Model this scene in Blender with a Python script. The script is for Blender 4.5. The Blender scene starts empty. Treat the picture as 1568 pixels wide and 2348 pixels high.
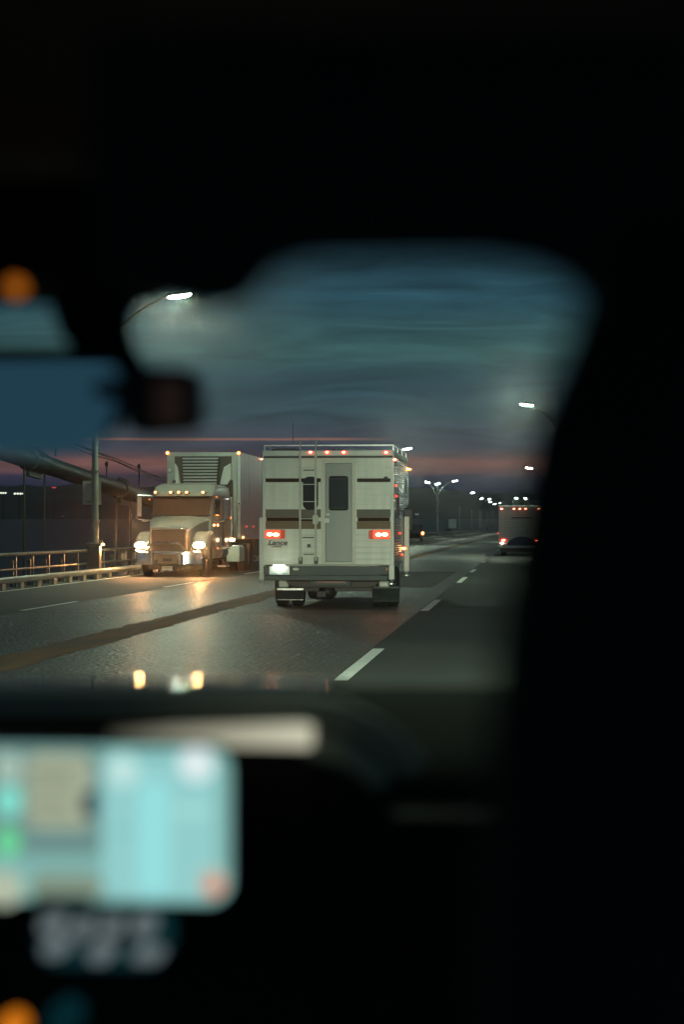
import bpy, bmesh, math, random
from mathutils import Vector, Matrix
random.seed(7)
S = bpy.context.scene
C = S.collection
R = math.radians
# ------------------------------------------------------------------ camera
CAM_H = 1.55
F = 4600.0                      # focal length in units of the 1568 px wide view used for measuring
YAW = math.atan2(420, F)
PITCH = math.atan2(36.5, F)
cd = bpy.data.cameras.new('camera')
cam = bpy.data.objects.new('camera', cd)
C.objects.link(cam)
cam.location = (0, 0, CAM_H)
cam.rotation_euler = (R(90) + PITCH, 0, YAW)
cd.sensor_fit = 'VERTICAL'
cd.sensor_height = 36
cd.lens = F / 2347 * 36
cd.clip_start = 0.02
cd.clip_end = 20000
cd.dof.use_dof = True
cd.dof.focus_distance = 46
cd.dof.aperture_fstop = 4.9
cd.dof.aperture_blades = 0
S.camera = cam
# ------------------------------------------------------------------ dusk sky
w = bpy.data.worlds.new('World')
S.world = w
w.use_nodes = True
nt = w.node_tree
nt.nodes.clear()
def N(t, **k):
    n = nt.nodes.new(t)
    for a, b in k.items(): setattr(n, a, b)
    return n
def L(a, b): nt.links.new(a, b)
def math_(op, a, b=None, clamp=False):
    n = N('ShaderNodeMath', operation=op, use_clamp=clamp)
    for i, v in enumerate((a, b)):
        if v is None: continue
        if isinstance(v, (int, float)): n.inputs[i].default_value = v
        else: L(v, n.inputs[i])
    return n.outputs[0]
def lin(c):
    return tuple(((x / 255) / 12.92 if x / 255 <= .04045 else ((x / 255 + .055) / 1.055) ** 2.4) for x in c[:3]) + (1,)
tc = N('ShaderNodeTexCoord')
sep = N('ShaderNodeSeparateXYZ')
L(tc.outputs['Generated'], sep.inputs[0])
mp = N('ShaderNodeMapping')
mp.inputs['Scale'].default_value = (9, 9, 90)
mp.inputs['Rotation'].default_value = (0, R(1.2), 0)
L(tc.outputs['Generated'], mp.inputs[0])
nz = N('ShaderNodeTexNoise')
nz.inputs['Scale'].default_value = 1.0
nz.inputs['Detail'].default_value = 6
nz.inputs['Roughness'].default_value = .55
nz.inputs['Distortion'].default_value = .5
L(mp.outputs[0], nz.inputs['Vector'])
off = math_('MULTIPLY', math_('SUBTRACT', nz.outputs[0], .5), .011)
el = math_('MULTIPLY', math_('ADD', sep.outputs['Z'], off), 1 / .2, True)
ramp = N('ShaderNodeValToRGB')
stops = [(0.0, (34, 40, 62)), (.0196, (36, 44, 64)), (.0250, (52, 54, 74)), (.0288, (104, 76, 80)), (.0330, (124, 86, 82)), (.0360, (86, 74, 82)), (.0385, (66, 72, 86)), (.046, (66, 76, 88)), (.058, (60, 84, 92)), (.072, (54, 82, 92)), (.088, (62, 98, 100)), (.098, (56, 92, 98)), (.115, (46, 84, 98)), (.135, (40, 72, 86)), (.2, (40, 70, 88))]
cr = ramp.color_ramp
cr.interpolation = 'EASE'
while len(cr.elements) < len(stops): cr.elements.new(.5)
for e, (p, c) in zip(cr.elements, sorted(stops)):
    e.position = p / .2
    e.color = lin(c)
L(el, ramp.inputs[0])
# streaky cloud, stretched along the horizon
mp2 = N('ShaderNodeMapping')
mp2.inputs['Scale'].default_value = (9, 9, 62)
mp2.inputs['Location'].default_value = (3.1, 1.7, .4)
mp2.inputs['Rotation'].default_value = (0, R(2.0), 0)
L(tc.outputs['Generated'], mp2.inputs[0])
nz2 = N('ShaderNodeTexNoise')
nz2.inputs['Scale'].default_value = 1.3
nz2.inputs['Detail'].default_value = 7
nz2.inputs['Roughness'].default_value = .5
nz2.inputs['Distortion'].default_value = 1.4
L(mp2.outputs[0], nz2.inputs['Vector'])
g = math_('MULTIPLY_ADD', math_('SUBTRACT', nz2.outputs[0], .5), 1.5)
g.node.inputs[2].default_value = 1.0
hi = N('ShaderNodeVectorMath', operation='SCALE')
L(ramp.outputs[0], hi.inputs[0])
L(g, hi.inputs['Scale'])
# thin orange streak of low cloud
d = math_('ABSOLUTE', math_('SUBTRACT', math_('ADD', sep.outputs['Z'], math_('MULTIPLY', off, .25)), .0442))
band = math_('SUBTRACT', 1.0, math_('MULTIPLY', d, 1 / .0009), True)
xy = math_('DIVIDE', sep.outputs['X'], sep.outputs['Y'])
xm = math_('MULTIPLY', math_('SUBTRACT', -.062, xy), 30, True)
streak = math_('MULTIPLY', math_('MULTIPLY', band, xm), math_('MULTIPLY', math_('GREATER_THAN', sep.outputs['Y'], 0), .8))
mix = N('ShaderNodeMix', data_type='RGBA')
L(streak, mix.inputs[0])
L(hi.outputs[0], mix.inputs[6])
mix.inputs[7].default_value = lin((170, 118, 100))
bg = N('ShaderNodeBackground')
bg.inputs['Strength'].default_value = .76
zk = math_('MULTIPLY', math_('SUBTRACT', sep.outputs['Z'], .22), 4, True)
mixz = N('ShaderNodeMix', data_type='RGBA')
L(zk, mixz.inputs[0])
L(mix.outputs[2], mixz.inputs[6])
mixz.inputs[7].default_value = lin((76, 90, 86))
mix = mixz
# the sky behind the car, away from the afterglow, is a clearer blue
bk = math_('MULTIPLY', sep.outputs['Y'], -1.6, True)
mixb = N('ShaderNodeMix', data_type='RGBA')
L(bk, mixb.inputs[0])
L(mix.outputs[2], mixb.inputs[6])
mixb.inputs[7].default_value = lin((74, 108, 124))
L(mixb.outputs[2], bg.inputs['Color'])
wo = N('ShaderNodeOutputWorld')
L(bg.outputs[0], wo.inputs[0])
S.view_settings.view_transform = 'Standard'
S.view_settings.look = 'None'
S.view_settings.exposure = 0
S.view_settings.gamma = 1
S.cycles.use_denoising = True
S.cycles.max_bounces = 6
S.cycles.diffuse_bounces = 2
S.cycles.glossy_bounces = 3
S.cycles.transmission_bounces = 4
S.cycles.volume_bounces = 0
S.cycles.sample_clamp_indirect = 4
S.cycles.caustics_reflective = False
S.cycles.caustics_refractive = False
# ------------------------------------------------------------------ helpers
cam_m = Matrix.Rotation(YAW, 3, 'Z') @ Matrix.Rotation(R(90) + PITCH, 3, 'X')
def at(vx, vy, Y):
    """the point of the measured direction (vx, vy) that lies Y metres up the road"""
    v = cam_m @ Vector(((vx - 784) / F, (1173.5 - vy) / F, -1))
    v = v * (Y / v.y)
    return Vector((v.x, Y, v.z + CAM_H))
def tag(o, label=None, cat=None, group=None, kind=None):
    if label: o['label'] = label
    if cat: o['category'] = cat
    if group: o['group'] = group
    if kind: o['kind'] = kind
    return o
def empty(name, loc, label=None, cat=None, group=None):
    o = bpy.data.objects.new(name, None)
    o.empty_display_size = .1
    C.objects.link(o)
    o.location = loc
    return tag(o, label, cat, group)
class MB:
    def __init__(s): s.bm = bmesh.new()
    def poly(s, pts):
        return s.bm.faces.new([s.bm.verts.new(p) for p in pts])
    def hexa(s, a, b):
        """two 4-point loops joined as a closed solid"""
        va = [s.bm.verts.new(p) for p in a]; vb = [s.bm.verts.new(p) for p in b]
        n = len(va)
        s.bm.faces.new(va[::-1]); s.bm.faces.new(vb)
        for i in range(n):
            s.bm.faces.new((va[i], va[(i + 1) % n], vb[(i + 1) % n], vb[i]))
        return s
    def box(s, x0, x1, y0, y1, z0, z1):
        return s.hexa([(x0, y0, z0), (x1, y0, z0), (x1, y0, z1), (x0, y0, z1)], [(x0, y1, z0), (x1, y1, z0), (x1, y1, z1), (x0, y1, z1)])
    def prism(s, pts, a0, a1, ax='y'):
        """outline pts extruded along ax; pts are (x,z) for y, (y,z) for x, (x,y) for z"""
        f = {'y': lambda p, a: (p[0], a, p[1]), 'x': lambda p, a: (a, p[0], p[1]), 'z': lambda p, a: (p[0], p[1], a)}[ax]
        return s.hexa([f(p, a0) for p in pts], [f(p, a1) for p in pts])
    def loft(s, loops, cap=True):
        vs = [[s.bm.verts.new(p) for p in l] for l in loops]
        n = len(vs[0])
        for a, b in zip(vs, vs[1:]):
            for i in range(n):
                s.bm.faces.new((a[i], a[(i + 1) % n], b[(i + 1) % n], b[i]))
        if cap:
            s.bm.faces.new(vs[0][::-1]); s.bm.faces.new(vs[-1])
        return s
    def tube(s, pts, r, n=10):
        pts = [Vector(p) for p in pts]
        rs = r if isinstance(r, (list, tuple)) else [r] * len(pts)
        loops = []
        up = Vector((0, 0, 1))
        for i, p in enumerate(pts):
            t = (pts[min(i + 1, len(pts) - 1)] - pts[max(i - 1, 0)]).normalized()
            u = up if abs(t.dot(up)) < .95 else Vector((0, 1, 0))
            a = t.cross(u).normalized(); b = a.cross(t)
            loops.append([p + (a * math.cos(k * 2 * math.pi / n) + b * math.sin(k * 2 * math.pi / n)) * rs[i] for k in range(n)])
        return s.loft(loops)
    def lathe(s, prof, c, ax='x', n=28):
        """prof = (offset along axis, radius)"""
        loops = []
        for o_, r in prof:
            l = []
            for k in range(n):
                a = k * 2 * math.pi / n
                u, v = r * math.cos(a), r * math.sin(a)
                l.append({'x': (c[0] + o_, c[1] + u, c[2] + v), 'y': (c[0] + u, c[1] + o_, c[2] + v), 'z': (c[0] + u, c[1] + v, c[2] + o_)}[ax])
            loops.append(l)
        return s.loft(loops)
    def ball(s, c, rx, ry, rz, u=14, v=8):
        m = Matrix.Translation(c) @ Matrix.Diagonal((rx, ry, rz, 1))
        bmesh.ops.create_uvsphere(s.bm, u_segments=u, v_segments=v, radius=1, matrix=m)
        return s
    def build(s, name, mat, parent=None, bevel=0, smooth=False, seg=2):
        bmesh.ops.recalc_face_normals(s.bm, faces=s.bm.faces)
        me = bpy.data.meshes.new(name)
        s.bm.to_mesh(me); s.bm.free()
        if smooth:
            for p in me.polygons: p.use_smooth = True
            me.set_sharp_from_angle(angle=R(38)) if hasattr(me, 'set_sharp_from_angle') else None
        o = bpy.data.objects.new(name, me)
        C.objects.link(o)
        if mat: me.materials.append(mat)
        o.parent = parent
        if bevel:
            m = o.modifiers.new('bevel', 'BEVEL')
            m.width = bevel; m.segments = seg; m.limit_method = 'ANGLE'; m.angle_limit = R(35)
        return o
def rrect(x0, x1, z0, z1, r, n=5):
    out = []
    for cx, cz, a0 in ((x1 - r, z1 - r, 0), (x0 + r, z1 - r, 90), (x0 + r, z0 + r, 180), (x1 - r, z0 + r, 270)):
        for k in range(n + 1):
            a = R(a0 + 90 * k / n)
            out.append((cx + r * math.cos(a), cz + r * math.sin(a)))
    return out
def copy_tree(o, parent=None):
    c = o.copy(); C.objects.link(c); c.parent = parent
    for ch in list(o.children): copy_tree(ch, c)
    return c
def text_mesh(name, body, size, loc, mat, parent, extrude=.002, shear=0, width=None):
    cu = bpy.data.curves.new(name, 'FONT')
    cu.body = body; cu.size = size; cu.extrude = extrude; cu.shear = shear; cu.offset = size * .03
    cu.align_x = 'CENTER'; cu.align_y = 'CENTER'
    t = bpy.data.objects.new(name, cu)
    C.objects.link(t)
    bpy.context.view_layer.update()
    me = bpy.data.meshes.new_from_object(t)
    bpy.data.objects.remove(t)
    o = bpy.data.objects.new(name, me)
    C.objects.link(o)
    me.materials.clear(); me.materials.append(mat)
    me.transform(Matrix.Rotation(R(90), 4, 'X'))
    if width:
        xs = [v.co.x for v in me.vertices]
        k = width / (max(xs) - min(xs))
        me.transform(Matrix.Diagonal((k, 1, 1, 1)))
    o.location = loc; o.parent = parent
    return o
# ------------------------------------------------------------------ materials
def mat(name, col, rough=.5, metal=0, bump=0, bscale=20, var=0, vscale=4, spec=.5, coat=0, stretch=(1, 1, 1), rvar=0):
    m = bpy.data.materials.new(name); m.use_nodes = True
    t = m.node_tree; p = t.nodes['Principled BSDF']
    p.inputs['Base Color'].default_value = (*col, 1)
    p.inputs['Roughness'].default_value = rough
    p.inputs['Metallic'].default_value = metal
    p.inputs['Specular IOR Level'].default_value = spec
    p.inputs['Coat Weight'].default_value = coat
    tcn = t.nodes.new('ShaderNodeTexCoord'); mpn = t.nodes.new('ShaderNodeMapping')
    mpn.inputs['Scale'].default_value = stretch
    t.links.new(tcn.outputs['Object'], mpn.inputs[0])
    if var:
        n = t.nodes.new('ShaderNodeTexNoise'); n.inputs['Scale'].default_value = vscale; n.inputs['Detail'].default_value = 6
        t.links.new(mpn.outputs[0], n.inputs['Vector'])
        r = t.nodes.new('ShaderNodeMapRange'); r.inputs[1].default_value = .3; r.inputs[2].default_value = .7
        r.inputs[3].default_value = 1 - var; r.inputs[4].default_value = 1 + var
        t.links.new(n.outputs[0], r.inputs[0])
        sc = t.nodes.new('ShaderNodeVectorMath'); sc.operation = 'SCALE'; sc.inputs[0].default_value = col
        t.links.new(r.outputs[0], sc.inputs['Scale']); t.links.new(sc.outputs[0], p.inputs['Base Color'])
        if rvar:
            r2 = t.nodes.new('ShaderNodeMapRange'); r2.inputs[1].default_value = .3; r2.inputs[2].default_value = .7
            r2.inputs[3].default_value = rough - rvar; r2.inputs[4].default_value = rough + rvar
            t.links.new(n.outputs[0], r2.inputs[0]); t.links.new(r2.outputs[0], p.inputs['Roughness'])
    if bump:
        n = t.nodes.new('ShaderNodeTexNoise'); n.inputs['Scale'].default_value = bscale; n.inputs['Detail'].default_value = 4
        t.links.new(mpn.outputs[0], n.inputs['Vector'])
        b = t.nodes.new('ShaderNodeBump'); b.inputs['Strength'].default_value = bump; b.inputs['Distance'].default_value = .02
        t.links.new(n.outputs[0], b.inputs['Height']); t.links.new(b.outputs[0], p.inputs['Normal'])
    return m
def emit(name, col, strength, both=True):
    m = bpy.data.materials.new(name); m.use_nodes = True
    t = m.node_tree; p = t.nodes['Principled BSDF']
    p.inputs['Base Color'].default_value = (*[min(1, c) * .5 for c in col], 1)
    p.inputs['Emission Color'].default_value = (*col, 1)
    p.inputs['Emission Strength'].default_value = strength
    if strength < 12 or 'amber' in name: m.cycles.emission_sampling = 'NONE'   # dim lamps: found by the rays themselves
    return m
def siding(name, col, pitch, depth=.004, rough=.4, metal=0, dark=.75, var=.06, axis='Z', line=.1):
    """painted sheet with fine horizontal grooves"""
    m = mat(name, col, rough, metal)
    t = m.node_tree; p = t.nodes['Principled BSDF']
    tcn = t.nodes.new('ShaderNodeTexCoord'); sx = t.nodes.new('ShaderNodeSeparateXYZ')
    t.links.new(tcn.outputs['Object'], sx.inputs[0])
    def mm(op, a, b):
        n = t.nodes.new('ShaderNodeMath'); n.operation = op
        for i, v in enumerate((a, b)):
            if isinstance(v, (int, float)): n.inputs[i].default_value = v
            elif v is not None: t.links.new(v, n.inputs[i])
        return n.outputs[0]
    fr = mm('FRACT', mm('DIVIDE', sx.outputs[axis], pitch), None)
    gr = mm('LESS_THAN', fr, line)
    nn = t.nodes.new('ShaderNodeTexNoise'); nn.inputs['Scale'].default_value = 1.6; nn.inputs['Detail'].default_value = 5
    mpg = t.nodes.new('ShaderNodeMapping'); mpg.inputs['Scale'].default_value = (4.5, 4.5, .7); t.links.new(tcn.outputs['Object'], mpg.inputs[0]); t.links.new(mpg.outputs[0], nn.inputs['Vector'])
    val = mm('MULTIPLY', mm('SUBTRACT', 1.0, mm('MULTIPLY', gr, 1 - dark)), mm('ADD', 1 - var, mm('MULTIPLY', nn.outputs[0], 2 * var)))
    sc = t.nodes.new('ShaderNodeVectorMath'); sc.operation = 'SCALE'; sc.inputs[0].default_value = col
    t.links.new(val, sc.inputs['Scale']); t.links.new(sc.outputs[0], p.inputs['Base Color'])
    b = t.nodes.new('ShaderNodeBump'); b.inputs['Strength'].default_value = .8; b.inputs['Distance'].default_value = depth
    t.links.new(mm('SINE', mm('MULTIPLY', fr, 6.2832), None), b.inputs['Height']); t.links.new(b.outputs[0], p.inputs['Normal'])
    return m
M = {}
M['asphalt'] = mat('asphalt', (.070, .078, .068), .72, 0, .5, 60, .28, .5, rvar=.1, spec=.3)
M['paint'] = mat('road_paint', (.90, .91, .82), .6, 0, .3, 40, .15, 3)
M['rust'] = mat('rusty_strip', (.15, .085, .045), .75, 0, .5, 30, .6, 1.2, stretch=(3, .3, 1), rvar=.1, spec=.2)
M['steel'] = mat('painted_steel', (.10, .125, .11), .4, .2, .15, 30, .15, 3)
M['steel_dark'] = mat('dark_green_steel', (.016, .027, .022), .45, .1, .2, 12, .2, 1)
M['beam'] = mat('pale_guard_beam', (.38, .37, .30), .42, .1, .2, 20, .2, 2)
M['arm'] = mat('lamp_arm', (.03, .036, .034), .5)
M['pole'] = mat('galvanised_pole', (.19, .22, .185), .45, .3, .15, 20, .15, 3)
M['white'] = mat('white_paint', (.62, .65, .56), .35, 0, .05, 15, .06, 2, coat=.2)
M['offwhite'] = mat('off_white_trim', (.58, .60, .50), .4, 0, .1, 20, .08, 3)
M['chrome'] = mat('chrome', (.75, .75, .72), .12, 1, .05, 8)
M['alu'] = mat('brushed_aluminium', (.55, .56, .52), .32, .9, .1, 30, .1, 6)
M['dark'] = mat('dark_metal', (.025, .026, .024), .5, .3, .2, 30)
M['rubber'] = mat('tyre_rubber', (.018, .018, .018), .75, 0, .3, 60)
M['glass_dark'] = mat('dark_window_glass', (.012, .014, .014), .06, 0, 0, spec=.6)
M['bumper'] = mat('grey_bumper', (.065, .085, .075), .6, .0, .15, 25, .12, 4)
M['brown'] = mat('brown_stripe', (.028, .014, .009), .9, spec=.05)
M['tan'] = mat('taupe_band', (.18, .145, .09), .8, spec=.1, var=.05)
M['door'] = mat('door_panel', (.18, .21, .17), .35, var=.04)
M['taupe'] = mat('taupe_band_grey', (.145, .14, .11), .8, spec=.1, var=.05)
M['blue'] = mat('navy_cover', (.03, .03, .10), .6, 0, .2, 10)
M['trim_black'] = mat('black_trim', (.006, .007, .006), .8, spec=.2)
M['frame_paint'] = mat('door_frame_paint', (.56, .55, .44), .5)
# lamps
M['street'] = emit('street_lamp_light', (.78, 1.0, .72), 1500)
M['street_far'] = emit('street_lamp_light_far', (.82, 1.0, .78), 600)
M['head'] = emit('headlight_light', (1.0, .44, .16), 620)
M['amber'] = emit('amber_lamp_light', (1.0, .22, .025), 3.5)
M['amber_hot'] = emit('amber_lamp_core', (1.0, .55, .22), 25)
M['red'] = emit('red_lamp_light', (1.0, .055, .018), 2.2)
M['red_hot'] = emit('red_lamp_core', (1.0, .34, .18), 40)
M['red_dim'] = emit('red_lens', (.6, .06, .02), .35)
M['white_lamp'] = emit('white_lamp_light', (1.0, .93, .75), 30)
M['plate'] = mat('number_plate_white', (.9, .92, .84), .5)
M['plate_blue'] = mat('number_plate_blue', (.2, .55, .6), .4)
M['plate_plain'] = mat('number_plate', (.7, .72, .62), .4)
M['ink'] = mat('dark_letters', (.03, .03, .035), .5)
M['ink_plate'] = mat('plate_letters', (.12, .10, .07), .5)

# steel grating of the inner lanes
m = mat('steel_grating', (.05, .055, .05), .5)
t = m.node_tree; p = t.nodes['Principled BSDF']
tcn = t.nodes.new('ShaderNodeTexCoord')
vor = t.nodes.new('ShaderNodeTexVoronoi'); vor.feature = 'DISTANCE_TO_EDGE'; vor.inputs['Scale'].default_value = 1
mpn = t.nodes.new('ShaderNodeMapping'); mpn.inputs['Rotation'].default_value = (0, 0, R(45)); mpn.inputs['Scale'].default_value = (8, 8, 8)
vor.inputs['Randomness'].default_value = .45
t.links.new(tcn.outputs['Object'], mpn.inputs[0]); t.links.new(mpn.outputs[0], vor.inputs['Vector'])
n1 = t.nodes.new('ShaderNodeTexNoise'); n1.inputs['Scale'].default_value = .35; n1.inputs['Detail'].default_value = 6
mp3 = t.nodes.new('ShaderNodeMapping'); mp3.inputs['Scale'].default_value = (1.6, .5, 1)
t.links.new(tcn.outputs['Object'], mp3.inputs[0]); t.links.new(mp3.outputs[0], n1.inputs['Vector'])
rampb = t.nodes.new('ShaderNodeValToRGB')
rampb.color_ramp.elements[0].position = .40; rampb.color_ramp.elements[0].color = (.080, .092, .080, 1)
rampb.color_ramp.elements[1].position = .66; rampb.color_ramp.elements[1].color = (.075, .050, .034, 1)
t.links.new(n1.outputs[0], rampb.inputs[0])
mr = t.nodes.new('ShaderNodeMapRange'); mr.inputs[1].default_value = 0; mr.inputs[2].default_value = .25; mr.inputs[3].default_value = 1.9; mr.inputs[4].default_value = .15
t.links.new(vor.outputs['Distance'], mr.inputs[0])
sc = t.nodes.new('ShaderNodeVectorMath'); sc.operation = 'SCALE'
t.links.new(rampb.outputs[0], sc.inputs[0]); t.links.new(mr.outputs[0], sc.inputs['Scale']); t.links.new(sc.outputs[0], p.inputs['Base Color'])
bp = t.nodes.new('ShaderNodeBump'); bp.inputs['Strength'].default_value = .65; bp.inputs['Distance'].default_value = .02
t.links.new(mr.outputs[0], bp.inputs['Height']); t.links.new(bp.outputs[0], p.inputs['Normal'])
p.inputs['Roughness'].default_value = .42
M['grating'] = m

# ------------------------------------------------------------------ setting
def sheet(name, x0, x1, y0, y1, z, m_, kind='structure', th=0):
    b = MB()
    if th: b.box(x0, x1, y0, y1, z - th, z)
    else: b.poly([(x0, y0, z), (x1, y0, z), (x1, y1, z), (x0, y1, z)])
    return tag(b.build(name, m_), kind=kind)
X_EDGE, X_DASH_L, X_MED, X_DASH_R, X_SIDE = -12.62, -9.35, -5.92, -1.86, 2.2
Y0, Y1 = -40, 720
road = sheet('road', -13.75, X_SIDE, Y0, Y1, 0, M['asphalt'], th=.35)
sheet('steel_grating_lanes', X_DASH_L + .12, X_DASH_R - .10, Y0, Y1, .004, M['grating'])
b = MB()
rm = random.Random(5)
y_ = Y0; pl_, prr = X_MED - .34, X_MED + .34
while y_ < Y1:
    st_ = .35 if y_ < 90 else 4.0
    nl, nr = X_MED - .34 + rm.uniform(-.07, .05), X_MED + .34 + rm.uniform(-.05, .07)
    b.poly([(pl_, y_, .0085), (prr, y_, .0085), (nr, y_ + st_, .0085), (nl, y_ + st_, .0085)])
    pl_, prr = nl, nr
    y_ += st_
tag(b.build('road_median_strip', M['rust']), kind='structure')
b = MB()
def rect(x, y0, y1, w_, z=.008):
    b.poly([(x - w_ / 2, y0, z + .004), (x + w_ / 2, y0, z + .004), (x + w_ / 2, y1, z + .004), (x - w_ / 2, y1, z + .004)])
rect(X_EDGE, Y0, Y1, .13)
rect(1.75, Y0, Y1, .13)
# right-hand dashes: measured ends (near, far) as heights in the view
for va, vb in ((1562, 1488), (1401, 1375), (1336, 1323), (1312, 1305), (1290, 1285.5), (1274, 1270.5), (1262, 1259.5), (1253, 1251), (1246, 1244.5), (1240.5, 1239.3)):
    ya, yb = 1.55 * F / (va - 1210) * .997, 1.55 * F / (vb - 1210) * .997
    rect(X_DASH_R, ya, yb, .15)
for k in range(20):
    ya = 36.7 + k * 18.3
    if k == 1: ya = 51.5
    if k > 1: ya = 51.5 + (k - 1) * 15.0
    rect(X_DASH_L, ya, ya + 4.6, .13)
tag(b.build('road_markings', M['paint']), kind='structure')
M['patch'] = mat('tarred_patch', (.035, .038, .034), .6, 0, .5, 50, .35, 2, spec=.3)
for x0, x1, y0, y1 in ((-1.6, 1.5, 39.2, 44.5), (-1.7, 1.6, 88, 104), (-4.9, -2.4, 52, 71), (-12.2, -9.8, 30, 33.5)):
    b = MB(); n_ = 14
    top = [(x0 + (x1 - x0) * i / n_, y1 + rm.uniform(-.25, .25)) for i in range(n_ + 1)]; bot = [(x0 + (x1 - x0) * i / n_, y0 + rm.uniform(-.25, .25)) for i in range(n_ + 1)]
    for i in range(n_): b.poly([(*bot[i], .0072), (*bot[i + 1], .0072), (*top[i + 1], .0072), (*top[i], .0072)])
    tag(b.build('road_patch', M['patch']), kind='structure')
b = MB()
for y_ in range(12, 400, 24): b.poly([(X_EDGE - .2, y_, .0068), (2.0, y_, .0068), (2.0, y_ + .12, .0068), (X_EDGE - .2, y_ + .12, .0068)])
tag(b.build('road_joints', M['patch']), kind='structure')
# water, shore hills
m = mat('dusk_water', (.010, .034, .060), .5, 0, .35, .25, stretch=(1, .25, 1), spec=.15)
M['water'] = m
SL = .0168
b = MB()
b.poly([(-6000, -600, -48 - 600 * SL), (6000, -600, -48 - 600 * SL), (6000, 9000, -48 + 9000 * SL), (-6000, 9000, -48 + 9000 * SL)])
tag(b.build('water', M['water']), kind='structure')
M['hill'] = mat('wooded_hills', (.010, .036, .050), .9, 0, .6, .02, .4, .006)
def ridge(y, top, rough, seed, step=60, x0=-3600, x1=3600, dy=900):
    rnd = random.Random(seed)
    xs = [x0 + i * step for i in range(int((x1 - x0) / step) + 1)]
    ph = [rnd.random() * 6.28 for _ in range(7)]
    base = -48 + y * SL
    rows = []
    for j, fr in enumerate((0, .35, .7, 1.0)):
        row = []
        for x in xs:
            h = top(x) * (0, .55, .88, 1)[j]
            for k in range(7):
                h += rough * (fr) / (k + 1) * math.sin(x * .0012 * (1.9 ** k) + ph[k] + j * .7)
            h += rnd.uniform(-1, 1) * rough * .22 * fr
            row.append((x, y + dy * fr, base + (-3 if j == 0 else max(2, h)) + SL * dy * fr))
        rows.append(row)
    # back slope, so the hills are solid from other positions
    rows.append([(x, y + dy * 2, base - 5 + SL * dy * 2) for x in xs])
    b = MB()
    vs = [[b.bm.verts.new(p) for p in r_] for r_ in rows]
    for r0, r1 in zip(vs, vs[1:]):
        for i in range(len(xs) - 1):
            b.bm.faces.new((r0[i], r0[i + 1], r1[i + 1], r1[i]))
    return tag(b.build('hills', M['hill'], smooth=True), kind='structure')
ridge(4000, lambda x: 60 + 10 * math.exp(-((x + 500) / 500) ** 2), 11, 3, step=22, x0=-4200, x1=3600)
# lights on the far shore
def far_lamp(vx, vy, wv, hv, m_, label, cat, Y=3950, n=3):
    p0 = at(vx, vy, Y)
    t_ = empty('shore_lamp', (p0.x, Y, -48 + Y * SL), label, cat, 'lamps on the far shore')
    s_ = Y / F
    b = MB()
    zb = p0.z - t_.location.z
    b.tube([(0, 0, -2), (0, 0, zb)], .8, 6)
    b.build('post', M['dark'], t_)
    b = MB()
    for k in range(n):
        b.ball(((k - (n - 1) / 2) * wv * s_ / n, -1, zb), wv * s_ / n * .42, 1.5, hv * s_ / 2, 8, 5)
    b.build('lens', m_, t_)
M['shore_w'] = emit('shore_light_white', (.95, 1, .8), 1.3)
M['shore_r'] = emit('shore_light_red', (1, .08, .05), .9)
M['shore_p'] = emit('shore_light_pink', (.45, .2, .25), .25)
far_lamp(7, 1130, 16, 4, M['shore_w'], 'white light on the dark far shore at the very edge of the view', 'light')
far_lamp(43, 1131.5, 27, 4.5, M['shore_w'], 'wide row of white light on the far shore behind the first suspender rope', 'light', n=4)
far_lamp(123, 1117.5, 10, 3, M['shore_r'], 'small red beacon on top of the hill ridge', 'beacon')
far_lamp(143, 1183, 9, 2.6, M['shore_p'], 'dim pinkish light low on the far shore near the water', 'light', n=2)
far_lamp(956, 1178.5, 9, 2.4, emit('shore_light_pale', (.7, .8, .65), .45), 'dim pale light on the far shore just beside the camper', 'light', n=2)

# ------------------------------------------------------------------ bridge railing and guard beam
XR, XB = -13.25, -12.86
RY0, PITCHR = 33.15, 1.82
rail = empty('bridge_railing', (XR, 30, 0), 'grey steel pipe railing with two bars along the outer edge of the bridge', 'railing')
def rloc(o, p=(0, 0, 0)): o.location = p; return o
b = MB(); b.tube([(0, 0, .86), (0, 560, .86)], .045, 8); b.build('top_rail', M['steel'], rail, smooth=True)
b = MB(); b.tube([(0, 0, .47), (0, 560, .47)], .032, 8); b.build('middle_rail', M['steel'], rail, smooth=True)
b = MB()
b.box(-.03, .03, -.045, .045, 0, .80); b.box(-.15, -.05, -.035, .035, 0, .70); b.lathe([(-.05, .05), (.05, .05)], (0, 0, .86), 'y', 10)
post0 = b.build('post', M['steel'], rail, bevel=.008)
post0.location = (0, RY0 - 30, 0)
for k in range(1, 100):
    c = post0.copy(); C.objects.link(c); c.parent = rail; c.location = (0, RY0 - 30 + k * PITCHR, 0)
b = MB()
for k in range(100, 290):
    y = RY0 - 30 + k * PITCHR
    b.box(-.03, .03, y - .045, y + .045, 0, .82)
tag(b.build('far_posts', M['steel'], rail), kind='stuff')
gb = empty('guard_beam', (XB, 30, 0), 'low cream rounded guard beam on short blocks at the edge of the roadway', 'guard rail')
b = MB(); b.prism([(-.07, .20), (-.03, .16), (.03, .16), (.08, .2), (.09, .27), (.05, .315), (-.04, .32), (-.08, .28)], 0, 560, 'y'); b.build('beam', M['beam'], gb, bevel=.012, smooth=True)
b = MB(); b.box(-.06, .045, -.17, .17, 0, .165)
blk = b.build('block', M['beam'], gb, bevel=.01)
blk.location = (0, 32.2 - 30, 0)
for k in range(1, 100):
    c = blk.copy(); C.objects.link(c); c.parent = gb; c.location = (0, 2.2 + k * PITCHR, 0)
b = MB()
for k in range(100, 290):
    y = 2.2 + k * PITCHR
    b.box(-.06, .045, y - .17, y + .17, 0, .165)
tag(b.build('far_blocks', M['beam'], gb), kind='stuff')

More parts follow.
